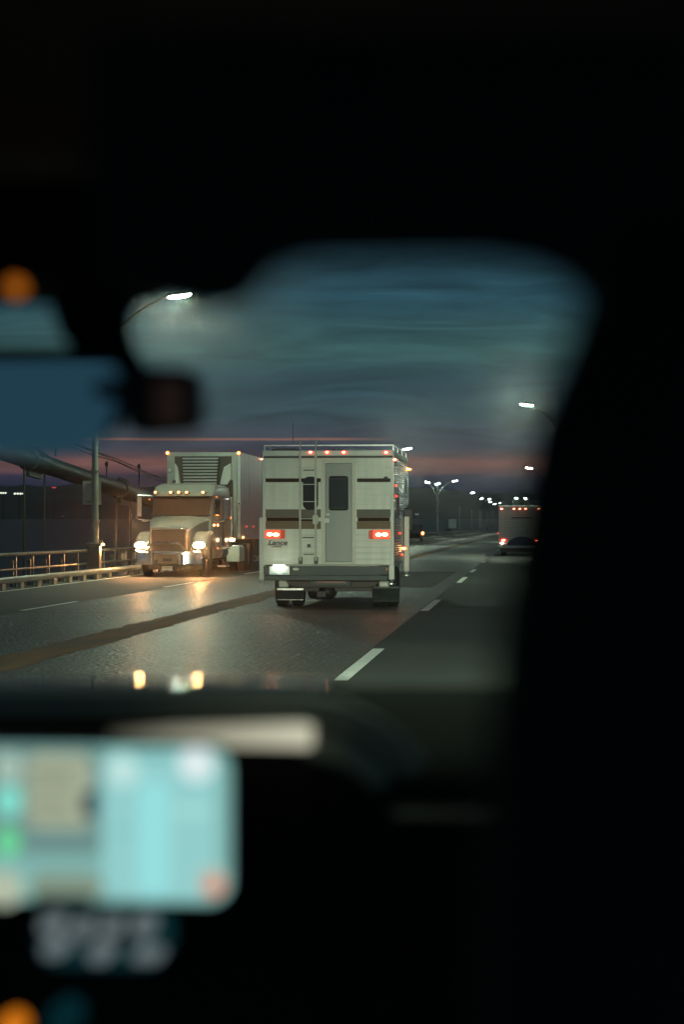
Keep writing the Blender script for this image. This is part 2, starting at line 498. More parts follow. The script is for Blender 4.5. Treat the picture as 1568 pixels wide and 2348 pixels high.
# ------------------------------------------------------------------ main cable with hand ropes and suspenders
XC = -15.9
def cz(y): return 3.92 - .049 * (y - 60) + .00004 * (y - 60) ** 2
cb = empty('suspension_cable', (XC, 60, 0), 'thick dark green suspension bridge cable sloping down with hand ropes above it', 'bridge cable')
ys = [20 + 5 * i for i in range(34)]
b = MB(); b.tube([(0, y - 60, cz(y)) for y in ys], .31, 20); b.build('cable', M['steel_dark'], cb, smooth=True)
for dx in (-.33, .33):
    b = MB(); b.tube([(dx, y - 60, cz(y) + (1.02 if dx > 0 else 1.22) - .05 * math.sin((y - 20) / 14 * math.pi) ** 2) for y in [20 + i for i in range(166)]], .018, 6)
    b.build('hand_rope', M['dark'], cb)
b = MB(); b.tube([(.33, y - 60, cz(y) + .90 - .10 * math.sin((y - 20) / 14 * math.pi) ** 2) for y in [20 + i for i in range(166)]], .016, 6)
b.build('hand_rope', M['dark'], cb)
for k, yb in enumerate((36, 50, 64, 78.5, 92.5, 106.5, 120.5)):
    b = MB()
    s_ = math.atan(.049)
    b.lathe([(-.85, .33), (-.8, .38), (.8, .38), (.85, .33)], (0, 0, 0), 'y', 20)
    b.box(-.07, .07, -.8, .8, -.55, -.3); b.box(-.07, .07, -.8, .8, .3, .47)
    for q in range(5): b.lathe([(-.12, .05), (.12, .05)], (0, -.6 + q * .3, .42), 'x', 8)
    o = b.build('cable_band', M['steel_dark'], cb, bevel=.01); o.location = (0, yb - 60, cz(yb)); o.rotation_euler.x = -s_
    for dy in (-1.3, 1.4):
        b = MB(); b.tube([(0, 0, cz(yb + dy) + .3), (0, 0, -1.6)], .038, 8); o = b.build('suspender_rope', M['dark'], cb); o.location = (0, yb + dy - 60, 0)
    for dx in (-.33, .33):
        b = MB(); b.tube([(0, 0, .2), (0, 0, 1.12)], .03, 6); b.box(-.06, .06, -.06, .06, .92, 1.08)
        o = b.build('stanchion', M['dark'], cb); o.location = (dx, yb - 60 + (1.6 if dx > 0 else -1.6), cz(yb))

# ------------------------------------------------------------------ street lamps
def lamp(x, y, side, label, far=False, hx=2.6, extra=False, sign=None, energy=None):
    t_ = empty('street_lamp', (x, y, 0), label, 'street lamp', 'street lamps along the bridge')
    s_ = side
    b = MB()
    b.box(-.17, .17, -.17, .17, 0, 1.0); b.box(-.24, .24, -.24, .24, 1.0, 1.09)
    for q in range(4): b.lathe([(0, .035), (.10, .035)], (.17 * (1, 1, -1, -1)[q], .17 * (1, -1, 1, -1)[q], 1.09), 'z', 6)
    b.build('base', M['steel'], t_, bevel=.015)
    b = MB()
    b.tube([(0, 0, 1.09), (0, 0, 2.2), (0, 0, 4.2), (0, 0, 5.9)], [.115, .105, .095, .085], 12)
    b.lathe([(-.03, .15), (.03, .15)], (0, 0, 1.75), 'z', 12); b.lathe([(-.02, .135), (.02, .135)], (0, 0, 3.3), 'z', 12)
    b.box(-.03, .03, -.19, -.10, 1.5, 1.75)
    b.build('pole', M['pole'], t_, smooth=True)
    b = MB()
    b.tube([(0, 0, 5.9), (.12 * s_, 0, 6.5), (.45 * s_, 0, 7.2), (.9 * s_, 0, 7.75), (1.45 * s_, 0, 8.2), (2.0 * s_, 0, 8.48), (hx * s_ - .3 * s_, 0, 8.6)], [.085, .08, .07, .06, .05, .045, .04], 8)
    b.build('arm', M['arm'], t_, smooth=True)
    def head(cx, cz_, dr):
        b = MB()
        b.ball((0, 0, .03), .43, .22, .10, 14, 8)
        o = b.build('lamp_head', M['arm'], t_, smooth=True); o.location = (cx, 0, cz_); o.rotation_euler.y = -R(7) * dr
        b = MB()
        b.ball((0, 0, -.04), .37, .17, .075, 12, 6)
        l = b.build('lens', M['street_far'] if far else M['street'], o)
        return o
    head(hx * s_, 8.62, s_)
    if extra:
        b = MB(); b.tube([(0, 0, 5.8), (-.7 * s_, 0, 7.4), (-1.3 * s_, 0, 8.3)], .05, 8); b.build('arm', M['arm'], t_, smooth=True)
        head(-1.5 * s_, 8.4, -s_)
        b = MB(); b.tube([(0, 0, 5.8), (0, 0, 8.1)], .06, 8); b.build('arm', M['arm'], t_, smooth=True)
        head(.0, 8.2, s_)
    if sign:
        b = MB(); b.box(-.1, .32, -.14, -.11, 6.3 - 1.2, 6.75 - 1.2); b.box(-.3, .3, -.14, -.11, 5.2 - 1.3, 5.5 - 1.3)
        b.build('bracket', M['pole'], t_)
    return t_
lamp(-13.02, 60, 1, 'nearest lit street lamp, on a grey pole at the railing carrying a sign')
lamp(-13.02, 178, 1, 'lit street lamp whose head shows just past the camper roof corner')
lamp(-13.02, 300, 1, 'lit street lamp with three heads on one pole, between the camper and the box truck', far=True, extra=True, sign=True)
lamp(-13.02, 402, 1, 'lit street lamp with one curved arm, the next pole behind the three headed one', far=True)
for i, (vx, vy) in enumerate(((1105, 1142), (1123, 1143.5), (1124, 1150), (1135, 1155), (1147, 1152.5))):
    Y = (505, 520, 590, 660, 700)[i]
    p0 = at(vx, vy, Y)
    o = lamp(p0.x - 2.6, Y, 1, 'far lit street lamp, number %d of the cluster left of the box truck roof' % (i + 1) if False else
             ['leftmost lit lamp of the distant cluster beside the box truck', 'highest lit lamp in the distant cluster beside the box truck', 'middle lit lamp of the distant cluster, below the highest',
              'lowest lit lamp of the distant cluster, just left of the box truck roof', 'faintest distant lamp touching the box truck roof corner'][i], far=True)
    o.location.z = p0.z - 8.62
lamp(2.35, 115, -1, 'lit street lamp high above the box truck, nearest on the right', hx=2.25)
lamp(2.6, 236, -1, 'lit street lamp straight above the box truck, second on the right', hx=2.1)
for i, (vx, vy, Y) in enumerate(((1184, 1141.7, 470), (1206, 1142, 480))):
    p0 = at(vx, vy, Y)
    o = lamp(p0.x + 2.6, Y, -1, ('lit street lamp just above the middle of the box truck roof', 'lit street lamp just above the right half of the box truck roof')[i], far=True)
    o.location.z = p0.z - 8.62
# lamp post added outside the frame to brighten the near road and camper
lamp(2.35, 14, -1, 'added unseen street lamp overhead just ahead of the car the picture is taken from', hx=2.25)
# ------------------------------------------------------------------ small road signs
p0, p1 = at(192, 1157, 60.5), at(234, 1102.5, 60.5)
sg = empty('road_sign', ((p0.x + p1.x) / 2, 60.3, 0), 'back of a blank grey rectangular sign strapped to the nearest lamp pole', 'sign')
b = MB(); xx = (p1.x - p0.x) / 2; b.prism(rrect(-xx, xx, p0.z, p1.z, .03, 3), 0, .012, 'y'); b.build('sign_panel', mat('bare_sign_metal', (.33, .35, .29), .5, .3, 0, var=.1), sg)
for zc_ in (p0.z + .1, p1.z - .1):
    b = MB(); b.box(-.16, .16, -.04, 0, zc_ - .02, zc_ + .02); b.build('clamp', M['steel'], sg)
p0 = at(1037.7, 1201, 290)
sg = empty('road_sign', (p0.x, 290, 0), 'small pale sign on a thin post by the railing, between two lamp poles', 'sign')
b = MB(); b.box(-.55, .55, -.03, 0, p0.z - .6, p0.z + .7); b.build('sign_panel', M['offwhite'], sg, bevel=.02)
b = MB(); b.tube([(0, .04, 0), (0, .04, p0.z)], .05, 6); b.build('post', M['steel'], sg)

# ------------------------------------------------------------------ wheels
def wheel(parent, c, r, w_, name='wheel', rim=True, hub=True):
    b = MB(); b.lathe([(-w_ / 2, r * .6), (-w_ / 2, r * .9), (-w_ / 2 + .03, r), (w_ / 2 - .03, r), (w_ / 2, r * .9), (w_ / 2, r * .6)], (0, 0, 0), 'x', 32)
    o = b.build(name, M['rubber'], parent, smooth=True); o.location = c
    if rim:
        b = MB(); b.lathe([(-w_ / 2 + .03, r * .58), (-w_ / 2 + .05, r * .3), (w_ / 2 - .05, r * .3), (w_ / 2 - .02, r * .45), (w_ / 2 - .005, r * .6)], (0, 0, 0), 'x', 24)
        for q in range(8):
            a = q * math.pi / 4
            b.lathe([(w_ / 2 - .06, .02), (w_ / 2 - .01, .02)], (0, r * .36 * math.cos(a), r * .36 * math.sin(a)), 'x', 6)
        b.build('rim', M['alu'], o, smooth=True)
    return o
def lamp_part(parent, c, sx, sy, sz, m_, name='marker_lamp', core=None, hood=None):
    b = MB(); b.ball((0, 0, 0), sx, sy, sz, 12, 7)
    o = b.build(name, m_, parent, smooth=True); o.location = c
    if core:
        b = MB(); b.ball((0, -sy * .75, 0), sx * .5, sy * .5, sz * .42, 8, 5)
        b.build('bulb', core, o)
    return o

# ------------------------------------------------------------------ camper on a pickup
CY = 38.7
pc = at(577.7 + 697.5 / 3.992, 1300, CY)
camper = empty('camper_truck', (pc.x, CY, 0), 'white camper on a pickup with brown stripes, rear ladder and lit red lamps', 'camper')
def q(zx, zy, dy=0):
    p_ = at(577.7 + zx / 3.992, 982 + zy / 3.992, CY + dy)
    return p_.x - pc.x, p_.z
def qbox(b, x0, x1, y0, y1, d0, d1, ref=0):
    """box from measured edges (x0..x1, y0 top..y1 bottom), between depths d0 and d1"""
    a, zt = q(x0, y0, ref); c, zb = q(x1, y1, ref)
    return b.box(a, c, d0, d1, zb, zt)
xl, zt = q(108, 207); xr, zb = q(1288, 1255)
M['siding'] = siding('camper_siding', (.62, .64, .51), .118, .004, .38, 0, .88, .2, line=.06)
M['side_metal'] = siding('camper_side_metal', (.20, .16, .17), .05, .008, .22, .85, .55, .1, line=.3)
b = MB(); b.prism([(0.0, zb), (0.0, zt), (4.6, zt), (5.0, zt - .15), (5.3, 2.55), (5.3, 2.2), (5.05, 2.0), (3.3, 1.95), (3.3, zb)], xl, xr, 'x')
body = b.build('body', M['siding'], camper, bevel=.03)
b = MB(); b.prism([(0.10, zb + .05), (0.10, zt - .12), (4.55, zt - .12), (4.95, zt - .28), (5.25, 2.5), (5.25, 2.25), (5.0, 2.05), (3.2, 2.0), (3.2, zb + .05)], xr - .002, xr + .012, 'x')
sp = b.build('side_panel', M['side_metal'], camper)
for (d0, d1, z0, z1) in ((.9, 1.7, 1.75, 2.35), (3.7, 4.4, 2.2, 2.6)):
    b = MB(); b.prism(rrect(d0, d1, z0, z1, .06), xr + .012, xr + .022, 'x'); b.build('window', M['glass_dark'], sp)
# corner trims and roof edge
b = MB(); qbox(b, 96, 124, 205, 1255, -.012, .06); b.build('corner_trim', M['offwhite'], camper, bevel=.012)
b = MB(); qbox(b, 1268, 1300, 205, 1255, -.012, .06); b.build('corner_trim', M['offwhite'], camper, bevel=.012)
b = MB(); qbox(b, 100, 1296, 203, 250, -.03, 4.7); b.build('roof_edge', M['offwhite'], camper, bevel=.015)
b = MB(); qbox(b, 108, 1290, 250, 268, -.014, .02); b.build('seam_strip', M['dark'], camper)
# stripes
b = MB()
for x0, x1, y0, y1, mt, nm in ((124, 630, 457, 490, 'brown', 'brown_stripe'), (962, 1268, 457, 490, 'brown', 'brown_stripe'), (130, 560, 815, 849, 'brown', 'brown_stripe'), (968, 1262, 815, 849, 'brown', 'brown_stripe'),
                               (124, 630, 740, 814, 'taupe', 'grey_band'), (958, 1268, 740, 814, 'taupe', 'grey_band'), (124, 630, 850, 920, 'tan', 'tan_band'), (958, 1268, 850, 920, 'tan', 'tan_band')):
    b = MB(); qbox(b, x0, x1, y0, y1, -.005, .01); b.build(nm, M[mt], camper)
b = MB(); xa, za = q(1225, 455); b.ball((xa, -.01, za), .045, .04, .035); b.build('light_fitting', M['dark'], camper)
# door
dx0, dz1 = q(636, 282); dx1, dz0 = q(958, 1248)
b = MB()
qbox(b, 638, 672, 318, 1245, -.035, .01); qbox(b, 915, 942, 318, 1245, -.035, .01); qbox(b, 636, 958, 300, 318, -.035, .01); qbox(b, 640, 950, 1222, 1246, -.04, .01)
qbox(b, 628, 962, 282, 290, -.05, .01)
door_frame = b.build('door_frame', M['frame_paint'], camper, bevel=.006)
b = MB(); qbox(b, 673, 914, 319, 1221, -.022, .005); door = b.build('door', M['door'], camper, bevel=.008)
a, zt_ = q(705, 436); c, zb_ = q(882, 750)
b = MB(); b.prism(rrect(a, c, zb_, zt_, .05), -.045, -.02, 'y'); wf = b.build('window', M['trim_black'], door, bevel=.004)
a, zt_ = q(716, 460); c, zb_ = q(874, 730)
b = MB(); b.prism(rrect(a, c, zb_, zt_, .03), -.05, -.044, 'y'); b.build('pane', mat('screened_pane', (.02, .03, .03), .07, 0, 0, var=.1, vscale=80), wf)
b = MB(); qbox(b, 716, 874, 459, 463, -.054, -.046); qbox(b, 716, 874, 727, 731, -.054, -.046); b.build('sash', M['bumper'], wf)
b = MB(); qbox(b, 660, 712, 822, 864, -.055, -.02); qbox(b, 676, 712, 775, 800, -.04, -.02); b.build('handle', M['offwhite'], door, bevel=.008)
b = MB(); qbox(b, 918, 952, 1035, 1075, -.055, -.03); b.build('door_catch', M['offwhite'], camper, bevel=.006)
b = MB(); qbox(b, 558, 606, 795, 876, -.07, .0); b.build('porch_lamp', M['offwhite'], camper, bevel=.01)
# window behind the ladder
a, zt_ = q(466, 441); c, zb_ = q(606, 745)
b = MB(); b.prism(rrect(a, c, zb_, zt_, .12, 7), -.02, .0, 'y'); b.build('rear_window', M['glass_dark'], camper, bevel=.003)
# hatch under the ladder
b = MB(); qbox(b, 470, 570, 378, 386, -.012, 0); qbox(b, 462, 566, 994, 1004, -.012, 0); qbox(b, 470, 566, 1148, 1156, -.012, 0); b.build('seam_line', M['dark'], camper)
b = MB(); qbox(b, 505, 538, 1058, 1090, -.03, 0); b.build('power_inlet', M['ink'], camper, bevel=.005)
# ladder
lad = M['offwhite']
b = MB()
for x0 in (445, 587):
    xa, z1 = q(x0, 118); _, z0 = q(x0, 1215)
    b.tube([(xa, .35, z1 + .0), (xa, .12, z1 + .02), (xa, -.05, z1 - .05), (xa, -.11, z1 - .2), (xa, -.11, z0 + .1), (xa, -.03, z0)], .021, 8)
for zy in (207, 360, 513, 670, 826, 979, 1131):
    x0, z_ = q(440, zy); x1, _ = q(602, zy)
    b.tube([(x0, -.11, z_), (x1, -.11, z_)], .009, 6)
ladder = b.build('ladder', lad, camper, smooth=True)
b = MB()
for x0 in (445, 587):
    qbox(b, x0 - 18, x0 + 18, 1175, 1240, -.06, -.0)
b.build('bracket', M['taupe'], ladder, bevel=.006)
# roof rack and roof gear
b = MB()
xa, z1 = q(112, 156); xb, _ = q(1292, 156)
b.tube([(xb, 4.2, z1), (xb, .05, z1), (xa, .05, z1), (xa, 4.2, z1)], .014, 8)
for x_ in (xa, xb):
    for y_ in (.05, 1.4, 2.8, 4.2): b.tube([(x_, y_, z1), (x_, y_, zt - .01)], .012, 6)
b.build('roof_rail', M['alu'], camper, smooth=True)
b = MB(); qbox(b, 700, 985, 165, 204, 1.2, 2.0); b.build('roof_vent', M['offwhite'], camper, bevel=.03)
b = MB(); qbox(b, 700, 830, 188, 204, .3, .7); b.build('roof_hatch', M['dark'], camper, bevel=.02)
b = MB(); x_, z_ = q(310, 180); b.tube([(x_ + .02, 1, z_ - .1), (x_ + .02, 1.02, z_ + .55)], .006, 5); b.build('antenna', M['dark'], camper)
b = MB(); qbox(b, 150, 370, 172, 200, .6, 1.2); b.build('solar_panel', M['dark'], camper, bevel=.01)
# marker lamps
for zx, zy in ((538, 219), (690, 219), (843, 219), (1229, 221)):
    x_, z_ = q(zx, zy); lamp_part(camper, (x_, -.05, z_), .062, .03, .038, M['red'], core=M['red_hot'])
x_, z_ = q(1309, 286); lamp_part(camper, (x_, .02, z_), .05, .04, .035, M['red'], core=M['red_hot'])
x_, z_ = q(1440, 374, 4.9); lamp_part(camper, (xr + .03, 4.9, z_), .07, .10, .03, M['amber'], core=M['amber_hot'])
for zx, zy, dy in ((1312, 523, .6), (1316, 620, .8), (1340, 958, 1.9), (1362, 1156, 2.6)):
    x_, z_ = q(zx, zy, dy); lamp_part(camper, (xr + .02, dy, z_), .03, .16, .022, M['red'], 'side_lamp')
x_, z_ = q(1380, 1098, 2.9); lamp_part(camper, (xr + .05, 2.9, z_), .06, .2, .035, M['amber'], 'side_lamp', core=M['amber_hot'])
# tail lamps
def tail(x0, x1, y0, y1, bx0, bx1, cores):
    a, zt_ = q(x0, y0); c, zb_ = q(x1, y1)
    b = MB(); b.prism(rrect(a, c, zb_, zt_, .025), -.05, .0, 'y'); o = b.build('tail_lamp', M['red_dim'], camper, bevel=.008)
    a, zt_ = q(bx0, y0 + 5); c, zb_ = q(bx1, y1 - 5)
    b = MB(); b.prism(rrect(a, c, zb_, zt_, .02), -.058, -.049, 'y'); b.build('lens', M['red'], o, bevel=.004)
    for (cx, cy) in cores:
        x_, z_ = q(cx, cy); b = MB(); b.ball((x_, -.060, z_), .055, .012, .032, 12, 6); b.build('bulb', M['red_hot'], o)
tail(120, 302, 928, 1008, 122, 262, ((165, 968), (222, 972)))
tail(1070, 1264, 930, 1012, 1112, 1262, ((1160, 972), (1218, 970)))
# lettering
x_, z_ = q(232, 1046); text_mesh('lettering', 'Lance', .12, (x_, -.004, z_), M['ink'], camper, .003, .25, .38)
b = MB(); qbox(b, 136, 326, 1066, 1070, -.006, 0); b.build('underline', M['ink'], camper)
x_, z_ = q(222, 1082); text_mesh('lettering', 'CAMPER', .045, (x_, -.004, z_), M['ink'], camper, .003, .1, .21)
# bumpers and plate
b = MB(); qbox(b, 118, 1252, 1259, 1337, -.22, .1); bmp = b.build('bumper', M['bumper'], camper, bevel=.012)
b = MB(); qbox(b, 118, 1248, 1340, 1391, -.19, .1); b.build('step_board', M['bumper'], camper, bevel=.012)
a, zt_ = q(173, 1258); c, zb_ = q(355, 1335)
b = MB(); b.prism(rrect(a, c, zb_, zt_, .02), -.245, -.23, 'y'); pl = b.build('number_plate', M['plate'], camper)
b = MB(); qbox(b, 186, 240, 1322, 1329, -.249, -.24); qbox(b, 295, 340, 1320, 1329, -.249, -.24); b.build('blue_edge', M['plate_blue'], pl)
b = MB(); b.box(a + .08, c - .08, -.31, -.275, zt_ + .012, zt_ + .02); b.build('plate_lamp', emit('plate_lamp_light', (.95, 1, .85), 22), camper)
b = MB(); x_, z_ = q(414, 1285); b.ball((x_, -.22, z_), .065, .025, .03); b.build('bumper_lamp', M['offwhite'], camper, smooth=True)
lamp_part(camper, (q(1242, 1285)[0], -.23, q(1242, 1285)[1]), .025, .01, .04, mat('orange_reflector', (.4, .2, .08), .3), 'reflector')
# jacks
def jack(x0, x1, y0, y1, dy, name='corner_jack'):
    a, zt_ = q(x0, y0, dy); c, zb_ = q(x1, y1, dy)
    b = MB(); b.box(a, c, dy, dy + (c - a), zb_ + .05, zt_); o = b.build(name, M['offwhite'], camper, bevel=.012)
    b = MB(); m_ = (a + c) / 2; b.tube([(m_, dy + .04, zb_ + .05), (m_, dy + .04, zb_ - .02)], .03, 8); b.lathe([(-.02, .075), (0, .075)], (m_, dy + .04, zb_ - .02), 'z', 14)
    b.build('foot_pad', M['alu'], o)
jack(65, 114, 815, 1412, .02); jack(1252, 1304, 1150, 1408, .02)
jack(1392, 1440, 805, 1332, 3.3); 
b = MB(); b.box(xl - .21, xl - .08, 3.3, 3.43, .62, 1.9); b.build('corner_jack', M['offwhite'], camper, bevel=.012)
# underside: pickup body, tank, mud flaps, wheels
b = MB(); b.box(-1.0, 1.0, .1, 5.9, .62, 1.35); b.prism([(3.3, 1.3), (3.5, 1.9), (4.8, 1.9), (5.2, 1.35), (6.9, 1.2), (6.95, .6), (3.3, .6)], -.95, .95, 'x')
b.build('pickup_body', M['white'], camper, bevel=.05)
b = MB(); x0, _ = q(310, 1400, .4); x1, _ = q(1180, 1400, .4); z1 = q(0, 1392, .4)[1]; z0 = q(0, 1450, .4)[1]
b.prism([(x0, z1), (x0 + .1, z0 + .02), (x0 + .3, z0 - .01), (x1 - .3, z0 - .01), (x1 - .1, z0 + .02), (x1, z1)], .25, .6, 'y'); b.build('spare_wheel_carrier', mat('brown_underside', (.07, .06, .05), .6, bump=.3), camper, bevel=.02)
b = MB(); qbox(b, 520, 905, 1396, 1440, .05, .2); b.build('hitch_plate', M['bumper'], camper, bevel=.01)
b = MB(); qbox(b, 585, 860, 1400, 1416, .03, .05); b.build('reflector_strip', mat('dull_red', (.25, .06, .03), .4), camper)
b = MB(); qbox(b, 225, 318, 1393, 1460, .3, .5); b.build('fender_bracket', M['offwhite'], camper, bevel=.03)
b = MB(); qbox(b, 1150, 1245, 1400, 1458, .3, .5); b.build('fender_bracket', M['offwhite'], camper, bevel=.03)
b = MB()
qbox(b, 470, 1180, 1455, 1490, 1.15, 1.35, 1.2); x_, z_ = q(690, 1490, 1.25); b.ball((x_, 1.25, z_), .2, .2, .16)
qbox(b, 600, 680, 1490, 1540, .9, 1.1, 1.0)
b.build('rear_axle', M['dark'], camper, smooth=True)
def flap(x0, x1, y0, y1, bar):
    b = MB(); qbox(b, x0, x1, y0, y1, .78, .79, .78); o = b.build('mud_flap', mat('mud_flap_rubber', (.028, .036, .034), .9, 0, .3, 8, .3, 6, spec=.1), camper)
    b = MB(); qbox(b, x0 + 2, x1 - 2, y0 - 18, y0 + 3, .76, .80, .78); qbox(b, x0 + 2, x1 - 2, y1 - 4, y1 + 3, .765, .80, .78); b.build('weight_bar', M['alu'] if bar else M['bumper'], o, bevel=.004)
flap(228, 474, 1478, 1568, True); flap(1106, 1350, 1462, 1580, False)
for zx in (282, 424, 1166, 1290):
    x_, _ = q(zx, 1600, 1.3); wheel(camper, (x_, 1.28, .39), .39, .235, rim=False)
wheel(camper, (.86, 5.6, .39), .39, .25); wheel(camper, (-.86, 5.6, .39), .39, .25)
for s_ in (-1, 1):
    b = MB(); b.box(s_ * 1.28 - .09, s_ * 1.28 + .09, 4.6, 4.68, 1.5, 1.95); b.box(min(s_ * .9, s_ * 1.25), max(s_ * .9, s_ * 1.25), 4.63, 4.66, 1.55, 1.6)
    b.build('wing_mirror', M['dark'], camper, bevel=.02)

# ------------------------------------------------------------------ semi truck with refrigerated trailer
TY = 62.6
tx0 = at(277.3 + 492 / 4.523, 1250, TY).x
truck = empty('semi_truck', (tx0, TY, 0), 'oncoming white long-nosed lorry with blazing headlights pulling a tall refrigerated trailer', 'truck')
def k(zx, zy, dy=0):
    p_ = at(277.3 + zx / 4.523, 993.6 + zy / 4.523, TY + dy)
    return p_.x - tx0, p_.z
def kbox(b, x0, x1, y0, y1, d0, d1, ref=None):
    ref = d0 if ref is None else ref
    a, zt_ = k(x0, y0, ref); c, zb_ = k(x1, y1, ref)
    return b.box(a, c, d0, d1, zb_, zt_)
M['cab'] = mat('white_cab_paint', (.21, .22, .185), .28, .1, .05, 6, .05, 1.5, coat=.4)
# hood: loft between grille frame and windshield base
def hoodloop(y, hw, ztop, zbot, crown):
    return [(-hw * 1.03, y, zbot), (-hw * 1.02, y, ztop - .12), (-hw * .86, y, ztop - .02), (-hw * .45, y, ztop + crown * .8), (0, y, ztop + crown), (hw * .45, y, ztop + crown * .8), (hw * .86, y, ztop - .02), (hw * 1.02, y, ztop - .12), (hw * 1.03, y, zbot)]
gx0, gz1 = k(305, 985, .15); gx1, _ = k(682, 985, .15)
gc = (gx0 + gx1) / 2; gh = (gx1 - gx0) / 2
wx0, wz = k(303, 862, 2.2); wx1, _ = k(905, 870, 2.2); wc = (wx0 + wx1) / 2; wh = (wx1 - wx0) / 2
loops = []
for f_ in (0, .12, .3, .55, .8, 1):
    y = .12 + f_ * 2.1
    hw = gh + (wh - gh) * f_
    ztop = gz1 - .03 + (wz - gz1 + .03) * (f_ ** .8) + (.05 * math.sin(f_ * math.pi))
    c_ = gc + (wc - gc) * f_
    loops.append([(c_ + p_[0], p_[1], p_[2]) for p_ in hoodloop(y, hw, ztop, .75, .035)])
b = MB(); b.loft(loops); hood_o = b.build('hood', M['cab'], truck, smooth=True)
b = MB(); kbox(b, 470, 545, 948, 954, .45, .5); b.build('hood_badge', M['dark'], hood_o)
b = MB()
for sx in (-1, 1): b.tube([(gc + sx * gh * .5, .25, gz1 + .03), (wc + sx * wh * .55, 2.1, wz + .03)], .012, 6)
b.build('crease', M['cab'], hood_o)
# grille with slats
b = MB(); kbox(b, 308, 672, 992, 1228, .08, .13); gr = b.build('grille', mat('grille_dark', (.05, .045, .035), .5), truck, bevel=.02)
b = MB()
for i in range(12):
    zy = 1000 + i * 19; x0, z_ = k(314, zy, .06); x1, _ = k(666, zy, .06); b.box(x0, x1, .055, .085, z_ - .014, z_ + .014)
b.build('slat', mat('grille_slat', (.11, .085, .055), .4, .4), gr)
b = MB(); x0, z_ = k(300, 985, .06); x1, _ = k(690, 985, .06); b.tube([(x0, .1, z_ - .02), (x0 + .1, .07, z_ + .015), (x1 - .1, .07, z_ + .015), (x1, .1, z_ - .02)], .022, 8); b.build('grille_trim', M['chrome'], gr, smooth=True)
x_, z_ = k(618, 985, .05); lamp_part(gr, (x_, .06, z_), .035, .02, .022, M['chrome'], 'lamp')
# fenders
WY = 1.25
for sx in (-1, 1):
    cx = (k(195, 1160)[0] if sx < 0 else k(800, 1160)[0])
    x_in, x_out = (cx + .30, cx - .21) if sx < 0 else (cx - .24, cx + .27)
    prof = []
    for i in range(13):
        a = R(198 - i * 18)
        prof.append((WY + .86 * math.cos(a), .56 + .88 * math.sin(a)))
    inner = [(WY + .66 * math.cos(R(180 - i * 15)), .50 + .66 * math.sin(R(180 - i * 15))) for i in range(13)][::-1]
    b = MB(); b.prism([(.22, .62), (.18, 1.05), (.35, 1.25), (.62, 1.36), (.95, 1.43), (1.4, 1.44), (1.8, 1.32), (2.1, 1.05), (2.2, .7)] + [(WY + .64, .52)] + [(WY + .64 * math.cos(R(a_)), .52 + .64 * math.sin(R(a_))) for a_ in range(15, 180, 15)] + [(WY - .64, .52)],
                      min(x_in, x_out), max(x_in, x_out), 'x')
    fo = b.build('fender', M['cab'], truck, bevel=.09, smooth=True, seg=4)
    hx = cx
    b = MB(); b.prism([(.19 * math.cos(R(a_)) * 1.15 + hx, 1.0 + .115 * math.sin(R(a_))) for a_ in range(0, 360, 20)], .10, .2, 'y')
    hl = b.build('headlight', M['chrome'], truck, bevel=.01)
    b = MB(); b.ball((hx, .10, 1.0), .185, .05, .10, 14, 8); b.build('lens', M['head'], hl, smooth=True)
    wheel(truck, (cx + (.05 if sx < 0 else .02), WY, .52), .52, .30)
# bumper
b = MB()
a, zt_ = k(132, 1228); c, zb_ = k(855, 1360); m_ = (a + c) / 2; hw = (c - a) / 2
b.prism([(m_ - hw, .35), (m_ - hw + .05, .06), (m_ - hw + .25, -.06), (m_ + hw - .25, -.06), (m_ + hw - .05, .06), (m_ + hw, .35), (m_ + hw - .08, .35), (m_ + hw - .28, .1), (m_ - hw + .28, .1), (m_ - hw + .08, .35)], zb_, zt_, 'z')
bo = b.build('bumper', M['chrome'], truck, bevel=.03, smooth=True)
b = MB(); kbox(b, 338, 590, 1248, 1350, -.075, -.05); b.build('centre_panel', mat('bumper_panel', (.16, .13, .09), .4, .4), bo, bevel=.01)
b = MB(); kbox(b, 430, 522, 1294, 1326, -.09, -.07); kbox(b, 340, 378, 1308, 1345, -.09, -.07); kbox(b, 575, 592, 1308, 1346, -.09, -.07); kbox(b, 618, 640, 1255, 1350, -.09, -.055); b.build('vent', M['dark'], bo)
b = MB(); kbox(b, 312, 332, 1228, 1362, -.10, -.07); kbox(b, 594, 614, 1228, 1362, -.10, -.07); b.build('guard_upright', M['steel'], bo, bevel=.01)
# bull bar
b = MB()
def kp(zx, zy, dy): x_, z_ = k(zx, zy, dy); return (x_, dy, z_)
b.tube([kp(248, 1228, -.1), kp(262, 1208, -.12), kp(318, 1146, -.12), kp(345, 1133, -.12), kp(585, 1133, -.12), kp(612, 1146, -.12), kp(662, 1208, -.12), kp(680, 1228, -.1)], .022, 8)
b.tube([kp(285, 1224, -.12), kp(640, 1228, -.12)], .018, 8); b.tube([kp(680, 1228, -.1), kp(815, 1228, -.08), kp(850, 1250, 0)], .018, 8); b.tube([kp(248, 1228, -.1), kp(150, 1215, -.02)], .018, 8)
b.build('bull_bar', M['chrome'], truck, smooth=True)
b = MB(); kbox(b, 445, 500, 1128, 1145, -.15, -.12); b.build('bar_badge', M['dark'], truck)
